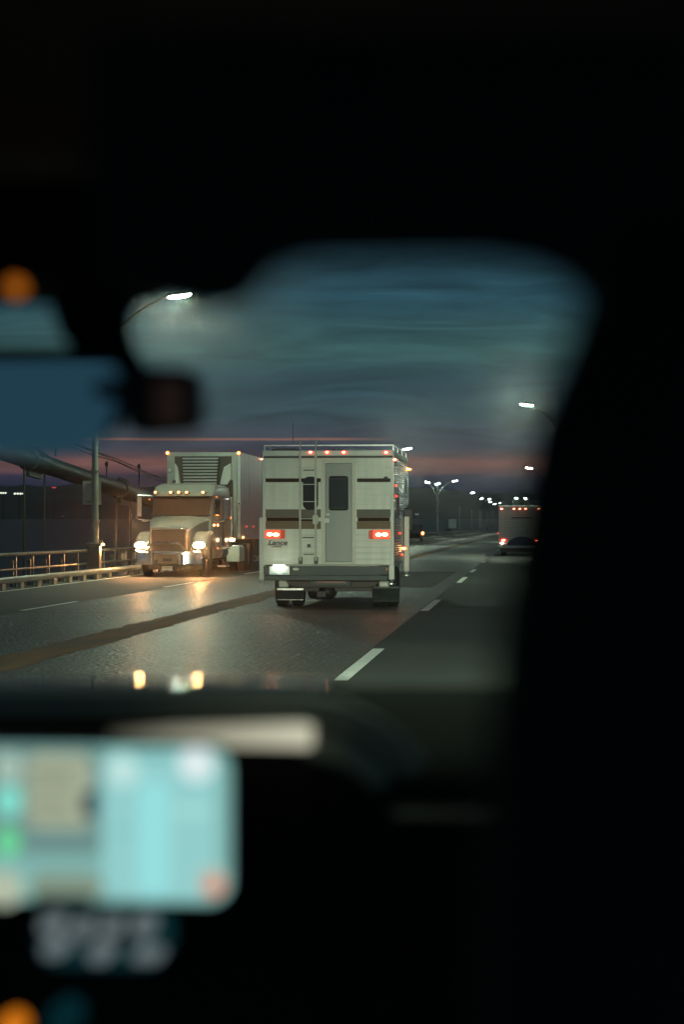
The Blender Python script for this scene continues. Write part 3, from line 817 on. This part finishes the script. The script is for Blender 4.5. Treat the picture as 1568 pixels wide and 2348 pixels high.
# valance and plate
b = MB(); kbox(b, 300, 850, 1362, 1412, .1, .3); b.box(-.5, .5, .3, 9.0, .42, .95); b.build('chassis', M['dark'], truck, bevel=.02)
a, zt_ = k(424, 1376, -.02); c, zb_ = k(530, 1418, -.02)
b = MB(); b.prism(rrect(a, c, zb_, zt_, .015), -.03, -.015, 'y'); pl = b.build('number_plate', M['plate_plain'], truck)
text_mesh('lettering', 'P692192', .085, ((a + c) / 2, -.032, (zt_ + zb_) / 2), M['ink_plate'], pl, .002, 0, .25)
b = MB(); kbox(b, 330, 370, 1404, 1436, .2, .4); b.build('tow_hook', M['alu'], truck, bevel=.01)
# cab
def cabloop(z, x0, x1, y0, y1, r):
    return [(x_, y_, z) for x_, y_ in rrect(x0, x1, y0, y1, r, 4)]
cx0, cx1 = wx0 + .05, wx1 + .12
def rr(z, x0, x1, y0, y1, r): return [(p_[0], p_[1], z) for p_ in rrect(x0, x1, y0, y1, r, 4)]
zr = k(500, 515, 2.9)[1]
b = MB(); b.loft([rr(.75, cx0, cx1, 2.1, 4.3, .12), rr(1.92, cx0, cx1, 2.2, 4.3, .12), rr(2.60, cx0 + .04, cx1 - .04, 2.52, 4.3, .14)]); cab = b.build('cab', M['cab'], truck, smooth=True)
b = MB(); b.loft([rr(2.60, cx0 - .02, cx1 + .02, 2.36, 6.0, .18), rr(2.72, cx0 - .02, cx1 + .03, 2.38, 6.05, .2), rr(zr - .12, cx0 + .0, cx1 + .0, 2.62, 6.1, .25), rr(zr - .03, cx0 + .12, cx1 - .12, 2.85, 6.1, .3), rr(zr, cx0 + .3, cx1 - .3, 3.1, 6.0, .3)])
rf = b.build('roof_fairing', M['cab'], truck, smooth=True)
b = MB(); x_, z_ = k(797, 551, 2.7); b.ball((x_, 2.72, z_ - .02), .13, .08, .02); b.build('roof_lamp', M['white_lamp'], rf)
M['maroon'] = mat('dark_sleeper_side', (.07, .045, .04), .3, .1, coat=.4)
b = MB(); b.loft([rr(.8, cx0 - .05, cx1 + .09, 4.25, 6.2, .1), rr(2.62, cx0 - .05, cx1 + .09, 4.25, 6.2, .1)]); sl = b.build('sleeper', M['maroon'], truck, smooth=True)
# windshield with centre post and side window
wsx0, wsx1 = k(332, 650, 2.45)[0], k(938, 650, 2.45)[0]
b = MB(); b.hexa([(wx0 + .08, 2.18, 1.95), (wx1 + .04, 2.18, 1.95), (wsx1, 2.50, 2.57), (wsx0, 2.50, 2.57)], [(wx0 + .08, 2.21, 1.95), (wx1 + .04, 2.21, 1.95), (wsx1, 2.53, 2.57), (wsx0, 2.53, 2.57)])
b.build('windshield', mat('cab_glass', (.03, .016, .01), .05, 0, 0, spec=.4), cab, bevel=.01)
b = MB(); b.tube([(wx0 + .06, 2.16, 1.96), (wsx0 - .02, 2.48, 2.57), (wsx1 + .02, 2.48, 2.57), (wx1 + .07, 2.16, 1.96), (wx0 + .06, 2.16, 1.96)], .022, 6); b.build('window_seal', M['trim_black'], cab)
b = MB(); b.prism([(2.75, 1.95), (2.8, 2.5), (3.85, 2.5), (3.85, 1.9)], cx1 - .005, cx1 + .012, 'x'); b.build('side_window', M['glass_dark'], cab)
b = MB()
b.tube([(cx1 + .02, 2.6, 1.0), (cx1 + .02, 2.6, 1.85)], .008, 5); b.tube([(cx1 + .02, 3.95, 1.0), (cx1 + .02, 3.95, 2.5)], .008, 5); b.build('door_seam', M['dark'], cab)
b = MB(); b.box(cx1 + .01, cx1 + .04, 3.6, 3.8, 1.62, 1.66); b.build('door_handle', M['chrome'], cab)
for zx in (355, 515, 597, 680, 850):
    x_, z_ = k(zx, 610, 2.35)
    o = lamp_part(rf, (x_, 2.33, z_), .055, .05, .045, M['amber'], core=M['amber_hot'])
    o.parent = truck
    b = MB(); b.ball((x_ + .06, 2.42, z_), .07, .12, .035); b.build('lamp_housing', M['cab'], rf, smooth=True)
# mirrors
def mirror(xa, xb, side):
    b = MB()
    x_c, z1 = k(xa, 642, 2.4); x_e, _ = k(xb, 642, 2.4); _, z0 = k(xa, 890, 2.4)
    b.tube([(x_e, 2.45, z1), (x_c + .0, 2.3, z1), (x_c - .03 * side, 2.3, z1 - .06), (x_c - .03 * side, 2.3, z0 + .05), (x_c, 2.3, z0), (x_e, 2.45, z0 - .05)], .014, 8)
    o = b.build('mirror', M['chrome'], truck, smooth=True)
    return o, z0, z1
mo, z0, z1 = mirror(180, 320, 1)
a = k(165, 0, 2.35)[0]; c = k(206, 0, 2.35)[0]
b = MB(); b.box(a, c + .02, 2.3, 2.4, z0 + .1, z1 - .05); b.build('mirror_head', mat('mirror_shell', (.42, .34, .25), .25, .6), mo, bevel=.03)
mo, z0, z1 = mirror(1078, 950, -1)
a = k(1066, 0, 2.9)[0]; c = k(1138, 0, 2.9)[0]
b = MB(); b.box(a, c, 2.75, 2.85, z0 + .0, z1 - .09); b.build('mirror_head', mat('mirror_shell_dark', (.10, .08, .09), .2, .5), mo, bevel=.03)
b = MB(); b.tube([kp(1020, 912, 2.6), kp(1075, 905, 2.6)], .012, 6); b.tube([kp(215, 906, 2.3), kp(268, 912, 2.3)], .012, 6); b.build('mirror_brace', M['offwhite'], truck)
# lit lamps on the side
for zx, zy, dy, sx, sz, m1, m2 in ((966, 950, 2.6, .035, .05, M['amber'], M['amber_hot']), (1004, 950, 2.7, .035, .05, M['amber'], M['amber_hot']), (1134, 874, 4.6, .03, .045, M['amber'], None), (1266, 1077, 7.6, .04, .045, M['amber'], M['amber_hot']),
                                   (1000, 848, 3.0, .055, .012, M['amber'], None), (990, 657, 2.6, .03, .012, M['amber'], None), (292, 684, 2.3, .018, .018, M['amber'], None), (1000, 1190, 2.3, .012, .03, M['amber'], None)):
    x_, z_ = k(zx, zy, dy); lamp_part(truck, (x_, dy, z_), sx, .03, sz, m1, 'side_lamp', core=m2)
x_, z_ = k(1150, 1102, 5.2); lamp_part(truck, (x_, 5.2, z_), .10, .05, .055, M['amber_hot'], 'side_lamp', core=M['white_lamp'])
# hood-top small amber reflections are lamps' own glints; step, tank and battery box
b = MB(); kbox(b, 1092, 1228, 1178, 1328, 4.6, 5.8); b.build('tool_box', M['offwhite'], truck, bevel=.03)
b = MB(); kbox(b, 1150, 1225, 1160, 1178, 4.7, 5.7); b.build('box_lid', M['alu'], truck, bevel=.01)
b = MB(); x_, z_ = k(1045, 1300, 3.4); b.lathe([(-.6, .2), (.6, .2)], (x_ - .1, 3.6, .75), 'y', 20); b.build('fuel_tank', mat('warm_tank', (.06, .05, .04), .45, .3), truck, smooth=True)
b = MB(); kbox(b, 1000, 1080, 1370, 1384, 3.0, 4.0); kbox(b, 1010, 1085, 1185, 1200, 3.0, 4.0); b.build('cab_step', M['alu'], truck)
for x_ in (cx1 + .03, cx0):
    b = MB(); b.tube([(x_, 6.35, .9), (x_, 6.35, 3.2)], .06, 10); b.build('exhaust_stack', M['dark'], truck, smooth=True)
for dy in (8.4, 9.75):
    for zx in (k(1258, 1300, 8.2)[0], k(1258, 1300, 8.2)[0] - 2.25):
        wheel(truck, (zx - .02, dy, .5), .5, .28)
    wheel(truck, (k(1258, 1300, 8.2)[0] - .34, dy, .5), .5, .28, rim=False)
# trailer
DY = 7.7
a, zt_ = k(477, 196, DY); c, zb_ = k(1243, 1098, DY)
M['tr_side'] = siding('trailer_side_metal', (.58, .54, .56), 1.22, .004, .28, .85, .6, .08, axis='Y', line=.03)
b = MB(); b.box(a, c, DY, DY + 14, zb_, zt_); trailer = b.build('trailer', M['tr_side'], truck, bevel=.03)
b = MB(); kbox(b, 478, 556, 236, 1090, DY - .02, DY, DY); kbox(b, 1150, 1200, 236, 1090, DY - .02, DY, DY); kbox(b, 478, 1240, 197, 236, DY - .03, DY, DY); b.build('front_frame', mat('trailer_frame', (.42, .46, .39), .35, .5, var=.1), trailer, bevel=.006)
b = MB(); kbox(b, 1201, 1243, 210, 1085, DY - .05, DY + .08, DY); b.build('corner_post', M['alu'], trailer, bevel=.025, smooth=True)
b = MB()
for i in range(34):
    x_, z_ = k(1178, 255 + i * 24.5, DY); b.ball((x_, DY - .022, z_), .012, .008, .012, 6, 4)
    x_, z_ = k(530, 255 + i * 24.5, DY); b.ball((x_, DY - .022, z_), .012, .008, .012, 6, 4)
b.build('rivets', M['alu'], trailer)
# refrigeration unit
b = MB(); kbox(b, 560, 1146, 238, 620, DY - .10, DY - .021, DY); b.build('unit_back', mat('unit_dark', (.045, .042, .035), .5, .2), trailer)
b = MB()
pts = [k(628, 248, DY - .3), k(1020, 248, DY - .3), k(985, 600, DY - .3), k(650, 600, DY - .3)]
b.prism(pts, DY - .38, DY - .10, 'y'); fr_ = b.build('refrigeration_unit', mat('unit_body', (.05, .06, .055), .35, .5), trailer, bevel=.04)
b = MB()
for i in range(9):
    zy = 262 + i * 32; kx = i * 32 / 350 * 30
    x0, z_ = k(636 + kx * .6, zy, DY - .38); x1, _ = k(1012 - kx, zy, DY - .38)
    b.prism([(DY - .45, z_ - .025), (DY - .45, z_ + .005), (DY - .39, z_ + .035), (DY - .38, z_ + .0)], x0, x1, 'x')
b.build('louvre', mat('louvre_metal', (.62, .66, .60), .3, .6), trailer, bevel=.004)
b = MB(); kbox(b, 812, 822, 255, 520, DY - .41, DY - .38, DY - .38);  b.build('louvre_rib', M['bumper'], trailer)
for pl_ in (((556, 305), (588, 348), (600, 430), (612, 530), (556, 530)), ((1142, 305), (1066, 348), (1045, 430), (1024, 530), (1100, 530), (1142, 470))):
    b = MB(); b.prism([k(x_, y_, DY - .2) for x_, y_ in pl_], DY - .26, DY - .10, 'y'); b.build('side_fairing', M['white'], trailer, bevel=.03)
b = MB(); kbox(b, 1195, 1242, 692, 752, DY - .09, DY - .05, DY); b.build('connector_box', M['offwhite'], trailer, bevel=.01)
x_, z_ = k(1222, 724, DY - .1); lamp_part(trailer, (x_, DY - .11, z_), .03, .02, .03, M['chrome'], 'reflector')
x_, z_ = k(502, 385, DY - .1); b = MB(); b.ball((x_, DY - .05, z_), .06, .05, .09); b.build('air_fitting', M['offwhite'], trailer, smooth=True)
for zx in (480, 1220):
    x_, z_ = k(zx, 202, DY - .1); lamp_part(trailer, (x_, DY - .1, z_), .07, .05, .07, M['amber'], core=M['amber_hot'])
lamp_part(trailer, (c + .03, DY + 5.6, zt_ - .06), .03, .14, .04, M['red'], core=M['red_hot'])
b = MB()
for j, dy in enumerate((2.25, 5.4, 8.5)):
    for i in range(14): b.ball((c + .012, DY + dy, zt_ - .42 - i * .115), .02, .05, .022, 6, 4)
b.build('rivet_glints', mat('rivet_glint_white', (.9, .9, .85), .3), trailer)  # side rivets, their glint put in as pale colour
b = MB()
for z_ in (2.9, 2.4, 1.9, 1.55): b.box(c, c + .012, DY + .1, DY + 13.8, z_, z_ + .012)
b.build('side_rub_rail', M['alu'], trailer)
for dy in (1.4, 3.2, 5.2, 7.2):
    lamp_part(trailer, (c + .015, DY + dy, 1.6), .012, .06, .025, M['red'], 'side_marker')
for dy in (18.0, 19.3):
    for x_ in (c - .2, a + .2): wheel(truck, (x_, dy, .5), .5, .3)
b = MB(); b.box(a + .3, c - .3, DY + 1.2, DY + 13.8, .85, zb_ - .003); b.box(a + .05, a + .2, 12, 16.5, .5, zb_); b.box(c - .2, c - .05, 12, 16.5, .5, zb_); b.build('trailer_frame', M['dark'], truck)

# ------------------------------------------------------------------ box truck ahead in our lane
BY = 112
bx = at(1195, 1250, BY).x
bt = empty('box_truck', (bx, BY, 0), 'ribbed pale box truck ahead with five red roof lamps and a dark round cover', 'truck')
def u(zx, zy, dy=0):
    p_ = at(901.2 + zx / 3.992, 866.6 + zy / 3.992, BY + dy); return p_.x - bx, p_.z
def ubox(b, x0, x1, y0, y1, d0, d1):
    a, zt_ = u(x0, y0, 0); c, zb_ = u(x1, y1, 0); return b.box(a, c, d0, d1, zb_, zt_)
M['ribbed'] = siding('ribbed_box', (.76, .72, .62), .105, .02, .4, 0, .7, .08, line=.4)
b = MB(); ubox(b, 968, 1372, 1172, 1530, 0, 7); b.build('box', M['ribbed'], bt, bevel=.06)
b = MB(); ubox(b, 966, 1376, 1165, 1176, -.03, 7.02); b.build('roof_edge', M['alu'], bt, bevel=.02)
b = MB(); ubox(b, 960, 1380, 1532, 1556, -.25, .0); b.build('bumper', M['offwhite'], bt, bevel=.03)
b = MB(); ubox(b, 1085, 1275, 1272, 1284, -.02, 0); b.build('handle_bar', M['dark'], bt)
for zx, w_ in ((995, .11), (1108, .10), (1163, .10), (1216, .11), (1337, .11)):
    x_, z_ = u(zx, 1196); lamp_part(bt, (x_, -.04, z_), w_ * 1.1, .05, .055, M['red'], core=M['red_hot'])
for zx, zy in ((1012, 1484), (1322, 1486)):
    x_, z_ = u(zx, zy); lamp_part(bt, (x_, -.05, z_), .2, .05, .10, M['red'], 'tail_lamp', core=M['red_hot'])
x_, z_ = u(1000, 1512); lamp_part(bt, (x_, -.06, z_), .08, .03, .035, M['white_lamp'], 'plate_lamp')
for zx, zy in ((966, 1420), (1368, 1428)):
    x_, z_ = u(zx, zy); lamp_part(bt, (x_, .05, z_), .07, .04, .03, M['red'], 'side_lamp')
pts = []
for i in range(19):
    a_ = R(180 - i * 10); x_, z_ = u(1180 + 134 * math.cos(a_), 1532 - 82 * math.sin(a_)); pts.append((x_, z_))
b = MB(); b.prism(pts, -.22, -.02, 'y'); b.build('round_cover', M['blue'], bt, bevel=.04)
b = MB(); ubox(b, 1095, 1160, 1110, 1160, 1.0, 1.8); ubox(b, 1195, 1262, 1105, 1160, 2.0, 2.8); b.build('roof_vent', M['steel'], bt, bevel=.03)
b = MB(); ubox(b, 985, 1365, 1556, 1590, .3, 6.8); b.build('underframe', M['dark'], bt)
for s_ in (-1, 1):
    for dy in (1.8, 5.6): wheel(bt, (s_ * .98, dy, .42), .42, .3)

# ------------------------------------------------------------------ two dark cars far off in the oncoming lane
def dark_car(vx, Y, label, amber):
    p_ = at(vx, 1225, Y)
    t_ = empty('parked_van' if amber else 'oncoming_car', (p_.x, Y, 0), label, 'van' if amber else 'car')
    h_ = 1.95 if amber else 1.35
    b = MB(); b.prism([(0, .35), (-.05, .8), (.9, .95), (1.5, h_), (4.2, h_), (4.6, .9), (4.6, .35)], -.75, .75, 'x'); b.build('body', M['trim_black'], t_, bevel=.12, seg=3)
    b = MB(); b.prism([(.86, 1.0), (1.42, h_ - .08), (1.46, h_ - .08), (.9, 1.0)], -.62, .62, 'x'); b.build('windshield', M['glass_dark'], t_)
    for s_ in (-1, 1):
        for dy in (.8, 3.7): wheel(t_, (s_ * .68, dy, .33), .33, .2, rim=False)
    if amber:
        lamp_part(t_, (.95, -.02, .95), .20, .06, .22, M['amber'], 'lamp', core=M['amber_hot'])
    else:
        lamp_part(t_, (-.55, -.05, .65), .1, .05, .06, emit('dim_lamp', (.8, .85, .7), .6), 'lamp')
dark_car(950, 226, 'small dark van with one big orange lamp, just past the camper', True)
dark_car(1026, 420, 'tiny dark car far down the oncoming lane between the lamp poles', False)

# ------------------------------------------------------------------ the car we sit in
M['cloth'] = mat('dark_headliner', (.016, .018, .017), .9, 0, .3, 200, .3, 3)
M['seat'] = mat('black_seat_cloth', (.006, .006, .007), .9, 0, .3, 120)
M['dash'] = mat('dashboard_plastic', (.030, .034, .029), .95, 0, .25, 300, .1, 10, spec=.06)
M['gloss'] = mat('glossy_dash_edge', (.01, .013, .013), .04, 0, spec=.7)
car = empty('car', (0, 0, 0), 'dark interior of the car the picture is taken from, with dashboard, visor, mirror and seat', 'car')
def c3(vx, vy, Y): return tuple(at(vx, vy, Y))
# roof and windshield header
b = MB()
b.loft([[(x_, -.25, 1.745), (x_, .62, 1.742), (x_, 1.42, 1.75), (x_, 1.46, 1.765), (x_, .9, 1.82), (x_, -.25, 1.83)] for x_ in (-1.05, .45)])
b.build('roof_lining', M['cloth'], car, smooth=True)
# sun visor with rounded lower edge, hanging from the header (measured outline)
D = .52
vis = [c3(x_, y_ + (14 if y_ > 500 else 0), D) for x_, y_ in ((1600, 640), (1450, 700), (1408, 690), (1350, 662), (1290, 606), (1215, 576), (1110, 562), (900, 560), (700, 566), (620, 592), (570, 650), (520, 690), (430, 690), (330, 668), (250, 640), (205, 560), (190, 400), (190, 60), (1600, 60))]
b = MB(); b.prism([(p_[0], p_[2]) for p_ in vis], D, D + .022, 'y'); b.build('sun_visor', M['cloth'], car, bevel=.006, seg=3)
# overhead console with a small amber lamp
b = MB(); p0 = at(-300, 560, 1.0); p1 = at(330, 660, 1.0)
b.box(p0.x, p1.x, .95, 1.08, p1.z - .0, 1.72); oc = b.build('overhead_console', M['trim_black'], car, bevel=.01)
p_ = at(40, 660, .93)
b = MB(); b.lathe([(-.006, .0042), (.0, .0042)], (p_.x, p_.y, p_.z), 'y', 16); il = b.build('indicator_lamp', emit('amber_indicator', (.75, .20, .015), .55), oc); il.parent = oc
# windshield: thin pane whose faint film of dirt scatters the headlights
m = bpy.data.materials.new('windshield_film'); m.use_nodes = True
t = m.node_tree; t.nodes.clear()
out = t.nodes.new('ShaderNodeOutputMaterial'); vs_ = t.nodes.new('ShaderNodeVolumeScatter')
vs_.inputs['Color'].default_value = (1, 1, 1, 1); vs_.inputs['Density'].default_value = 5.0; vs_.inputs['Anisotropy'].default_value = .986
t.links.new(vs_.outputs[0], out.inputs['Volume'])
m.cycles.volume_sampling = 'EQUIANGULAR'
b = MB(); b.hexa([(-1.0, 1.475, 1.76), (.6, 1.475, 1.76), (.6, 2.0, 1.30), (-1.0, 2.0, 1.30)], [(-1.0, 1.479, 1.765), (.6, 1.479, 1.765), (.6, 2.004, 1.305), (-1.0, 2.004, 1.305)])
b.build('windshield', m, car)
# mirror: stalk, shell, glass
D = 1.05
st = [c3(x_, y_, D) for x_, y_ in ((105, 560), (118, 700), (140, 770), (180, 815), (210, 860), (330, 880), (318, 820), (285, 770), (292, 715), (330, 660), (360, 560))]
b = MB(); b.prism([(p_[0], p_[2]) for p_ in st], D - .01, D + .02, 'y'); b.build('mirror_stalk', M['trim_black'], car, bevel=.006)
sh = [c3(x_, y_, D) for x_, y_ in ((-420, 1062), (-420, 800), (180, 806), (280, 818), (312, 850), (318, 900), (300, 975), (250, 1015), (160, 1040))]
b = MB(); b.prism([(p_[0], p_[2]) for p_ in sh], D - .028, D - .012, 'y'); ms = b.build('mirror_shell', M['trim_black'], car, bevel=.005, seg=3)
gl = [c3(x_, y_, D - .03) for x_, y_ in ((-400, 1050), (-400, 828), (215, 822), (262, 836), (276, 868), (268, 925), (240, 1000), (200, 1034), (120, 1044))]
b = MB()
cxm = sum(p_[0] for p_ in gl) / 9; czm = sum(p_[2] for p_ in gl) / 9
b.prism([(p_[0] - cxm, p_[2] - czm) for p_ in gl], -.001, .001, 'y')
mg = b.build('mirror_glass', mat('mirror_glass', (.28, .41, .47), .02, 1), car); mg.location = (cxm, D - .031, czm); mg.parent = ms
mg.rotation_euler = (R(0.0), 0, R(0))
# dashboard: profile lofted across the car, rounded pod on the left
def dprof(x_):
    return [(x_, 1.42, 1.30), (x_, 1.42, 1.40), (x_, 1.405, 1.4395), (x_, 1.36, 1.4425), (x_, 1.28, 1.432), (x_, 1.21, 1.418), (x_, 1.16, 1.402), (x_, 1.135, 1.375), (x_, 1.13, 1.30), (x_, 1.14, 1.0), (x_, 1.42, 1.0)]
b = MB(); b.loft([dprof(x_) for x_ in (-1.0, -.6, -.2, 0, .3, .45)])
dash = b.build('dashboard', M['dash'], car, smooth=True)
b = MB(); b.box(-1.0, .46, 1.108, 1.126, 1.0, 1.392); b.build('dash_front_shade', M['trim_black'], dash, bevel=.006)  # black panel over the dash front, its shade put into the colour
lps = []
for x_ in (-.95, -.13):
    zc = at(784, 1560, 1.425).z + .0036
    l = [(x_, 1.30, zc - .03), (x_, 1.315, zc - .006), (x_, 1.325, zc - .001)]
    for i in range(30):
        d_ = i * .0035
        l.append((x_, 1.34 + d_, zc - d_ * d_ / 2.4))
    l += [(x_, 1.46, zc - .03)]
    lps.append(l)
b = MB(); b.loft(lps); b.build('dash_edge_trim', M['gloss'], dash, smooth=True)
def pipe(pts, rad, D_, mt, name, parent=dash):
    b = MB(); b.tube([c3(x_, y_, D_) for x_, y_ in pts], rad, 16); return b.build(name, mt, parent, smooth=True)
pipe([(-500, 1612), (300, 1608), (600, 1610), (720, 1622), (800, 1645), (870, 1682), (925, 1730), (950, 1765)], .0075, 1.085, mat('pod_rim_vinyl', (.30, .33, .28), .6), 'pod_rim')
pl_ = [c3(x_, y_, 1.10) for x_, y_ in ((-500, 1640), (700, 1640), (790, 1670), (860, 1720), (905, 1800), (930, 2400), (-500, 2400))]
b = MB(); b.prism([(p_[0], p_[2]) for p_ in pl_], 1.075, 1.09, 'y'); b.build('instrument_pod', M['trim_black'], dash, bevel=.006)
ls = emit('trim_sheen_strip', (.60, .58, .43), .6)  # chrome dash trim, no lamp: its reflection put in as emission
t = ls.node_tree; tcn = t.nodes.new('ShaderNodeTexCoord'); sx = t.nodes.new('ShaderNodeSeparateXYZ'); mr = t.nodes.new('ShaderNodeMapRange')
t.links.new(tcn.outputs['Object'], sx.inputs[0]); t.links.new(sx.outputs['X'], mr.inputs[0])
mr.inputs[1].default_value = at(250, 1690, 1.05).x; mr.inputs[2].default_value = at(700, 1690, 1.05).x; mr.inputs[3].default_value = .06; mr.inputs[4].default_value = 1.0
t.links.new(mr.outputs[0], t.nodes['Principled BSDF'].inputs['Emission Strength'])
pipe([(250, 1688), (400, 1687), (690, 1686), (715, 1688)], [.003, .005, .0062, .0055], 1.05, ls, 'trim_sheen_strip')
pipe([(700, 1700), (780, 1715), (850, 1755), (870, 1800)], [.009, .010, .009, .006], 1.08, mat('pale_dash_insert', (.3, .33, .28), .45), 'dash_insert')
# buttons below the phone
b = MB(); p0 = at(70, 2226, 1.02); p1 = at(372, 2100, 1.02); b.box(p0.x, p1.x, 1.02, 1.07, p0.z, p1.z); rp = b.build('radio_panel', emit('teal_lit_panel', (.004, .035, .042), .6), car, bevel=.012, seg=3)
M['btn'] = emit('button_backlight', (.20, .25, .26), .6)
for (vx, vy, wv, hv) in ((111, 2132, 62, 52), (180, 2143, 56, 50), (248, 2140, 56, 50), (322, 2137, 62, 58), (119, 2186, 66, 46), (224, 2199, 66, 44), (332, 2204, 86, 26)):
    wv *= .72; hv *= .72; p0 = at(vx - wv / 2, vy - 8 + hv / 2, 1.0); p1 = at(vx + wv / 2, vy - 8 - hv / 2, 1.0)
    b = MB(); b.prism(rrect(p0.x, p1.x, p0.z, p1.z, min(p1.x - p0.x, p1.z - p0.z) * .35), 1.0, 1.02, 'y'); b.build('button', M['btn'], rp)
for (vx, vy, r_, mt) in ((16, 2364, 30, emit('amber_button', (.8, .22, .01), .8)), (140, 2340, 40, emit('teal_button', (.004, .07, .09), .2)), (30, 2255, 30, M['trim_black'])):
    p0 = at(vx, vy, 1.0); b = MB(); b.lathe([(0, r_ / F), (.02, r_ / F)], tuple(p0), 'y', 20); b.build('button', mt, rp)
# passenger seat with headrest: black, nearest thing on the right
def seatloop(z, xl_, xr_, y0, y1): return [(p_[0], p_[1], z) for p_ in rrect(xl_, xr_, y0, y1, .045, 4)]
sz = []
D = .44
EDGE = -82
for vy, vx in ((3100, 1150), (2347, 1165), (1800, 1185), (1550, 1212), (1300, 1240), (1100, 1272), (950, 1302), (800, 1345), (660, 1395), (560, 1440), (500, 1500)):
    p_ = at(vx + (EDGE if vy > 900 else EDGE * .75), vy, D); sz.append(seatloop(p_.z, p_.x, p_.x + (.52 if vy > 1300 else .34), D - .02, D + .11))
b = MB(); b.loft(sz); b.build('passenger_seat', M['seat'], car, smooth=True, bevel=.0)
# hood outside
b = MB(); b.loft([[(-1.0, y_, z_ - .2), (-.95, y_, z_ - .02), (-.3, y_, z_ + .03), (.4, y_, z_ - .02), (.45, y_, z_ - .2)] for y_, z_ in ((2.02, 1.18), (2.4, 1.12), (2.75, 1.02), (2.95, .85))]); b.build('hood', mat('dark_car_paint', (.01, .012, .015), .15, 0, coat=.5), car, smooth=True)
# our own headlights (real lamps on the nose of the car)
for sx in (-.95, .35):
    ld = bpy.data.lights.new('headlight', 'SPOT'); ld.energy = 9000; ld.color = (.90, 1.0, .76); ld.spot_size = R(23); ld.spot_blend = 1; ld.shadow_soft_size = .08
    lo = bpy.data.objects.new('headlight_beam', ld); C.objects.link(lo); lo.parent = car
    lo.location = (sx, 3.0, .82); lo.rotation_euler = (R(87.2), 0, R(1.6))
    b = MB(); b.lathe([(-.04, .09), (0, .10)], (sx, 2.96, .82), 'y', 16); b.build('headlight', M['chrome'], car)

# ------------------------------------------------------------------ dash camera and phone
dc = empty('dash_camera', tuple(at(390, 840, 1.0)), 'small dark brown dash camera hanging right of the mirror under its stalk', 'dash camera')
o0 = dc.location.copy()
pts = [at(x_, y_, 1.0) - o0 for x_, y_ in ((296, 840), (440, 846), (460, 870), (462, 960), (446, 990), (330, 1000), (296, 990))]
b = MB(); b.prism([(p_[0], p_[2]) for p_ in pts], -.012, .016, 'y'); b.build('body', mat('dash_camera_brown', (.010, .008, .007), .5), dc, bevel=.005, seg=3)
pts = [at(x_, y_, .985) - o0 for x_, y_ in ((350, 870), (425, 870), (425, 975), (350, 975))]
b = MB(); b.prism([(p_[0], p_[2]) for p_ in pts], -.016, -.012, 'y'); b.build('screen', emit('dim_brown_screen', (.010, .006, .005), 1), dc, bevel=.002)
b = MB(); b.tube([(-.015, .0, -.012), (-.04, .02, -.010)], .005, 8); b.build('mount', M['trim_black'], dc)
PY = 1.0
pp = at(150, 1895, PY)
ph = empty('smartphone', (pp.x, PY, pp.z), 'smartphone held sideways on the dashboard with a bright pale blue map screen', 'phone')
def phr(x0, x1, y0, y1, d0, d1, mt, name, parent, r=.004):
    a = at(x0, y1, PY) - pp; c = at(x1, y0, PY) - pp
    b = MB(); b.prism(rrect(a.x, c.x, a.z, c.z, min(r, (c.x - a.x) * .49, (c.z - a.z) * .49)), d0, d1, 'y'); return b.build(name, mt, parent)
phr(-258, 536, 1704, 2068, .001, .009, M['trim_black'], 'case', ph, .013)
scr = phr(-250, 528, 1714, 2058, -.001, .0009, emit('screen_teal', lin((128, 178, 172))[:3], 1), 'screen', ph, .011)
def sc_el(x0, x1, y0, y1, rgb, r=.006, lay=1, name='screen_patch', st_=1.0):
    phr(x0, x1, y0, y1, -.001 - .0006 * lay, -.001 - .0006 * (lay - 1) - .0001, emit(name + '_' + '_'.join(map(str, rgb)), lin(rgb)[:3], st_), name, scr, r)
sc_el(-240, 232, 1716, 1955, (108, 142, 138), .004, 1)
sc_el(62, 208, 1728, 1895, (168, 176, 150), .006, 2)
sc_el(238, 496, 1722, 2056, (146, 204, 202), .01, 1)
sc_el(320, 385, 1790, 2050, (150, 222, 222), .006, 2, 'road_line')
sc_el(190, 222, 1812, 1872, (4, 34, 62), .003, 3)
for i_, (ya, yb, xb) in enumerate(((1752, 1760, 190), (1776, 1786, 170), (1804, 1812, 185), (1836, 1846, 160), (1864, 1872, 180))):
    sc_el(70, xb, ya, yb, (120, 128, 108), .0008, 3, 'text_line')
sc_el(300, 400, 1722, 1736, (120, 176, 172), .001, 2, 'text_line')
sc_el(250, 315, 1900, 1912, (128, 190, 188), .001, 2, 'text_line')
sc_el(400, 480, 1850, 1865, (168, 222, 216), .002, 2, 'text_line')
sc_el(-8, 50, 1724, 1795, (165, 190, 175), .006, 2, 'icon')
sc_el(-8, 50, 1800, 1870, (130, 222, 205), .006, 2, 'icon')
sc_el(-8, 46, 1895, 1962, (105, 212, 150), .006, 2, 'icon')
sc_el(-30, 52, 1995, 2075, (178, 188, 165), .009, 2, 'icon')
sc_el(245, 318, 1732, 1800, (190, 226, 222), .008, 2, 'icon')
sc_el(412, 492, 1712, 1788, (222, 236, 236), .009, 2, 'icon')
sc_el(455, 520, 1985, 2055, (176, 190, 176), .009, 2, 'icon')
sc_el(472, 512, 2008, 2048, (222, 128, 104), .005, 3, 'icon')
sc_el(72, 235, 2000, 2060, (128, 146, 128), .006, 2)
sc_el(80, 215, 2052, 2066, (8, 34, 36), .002, 3)
hd = empty('phone_holder', tuple(at(200, 2100, 1.03)), 'black clamp that carries the phone in front of the dashboard', 'phone holder')
b = MB(); b.box(-.03, .03, -.012, .02, -.012, .002); b.tube([(0, .01, -.005), (0, .06, -.02)], .008, 8); b.build('cradle', M['trim_black'], hd, bevel=.003)
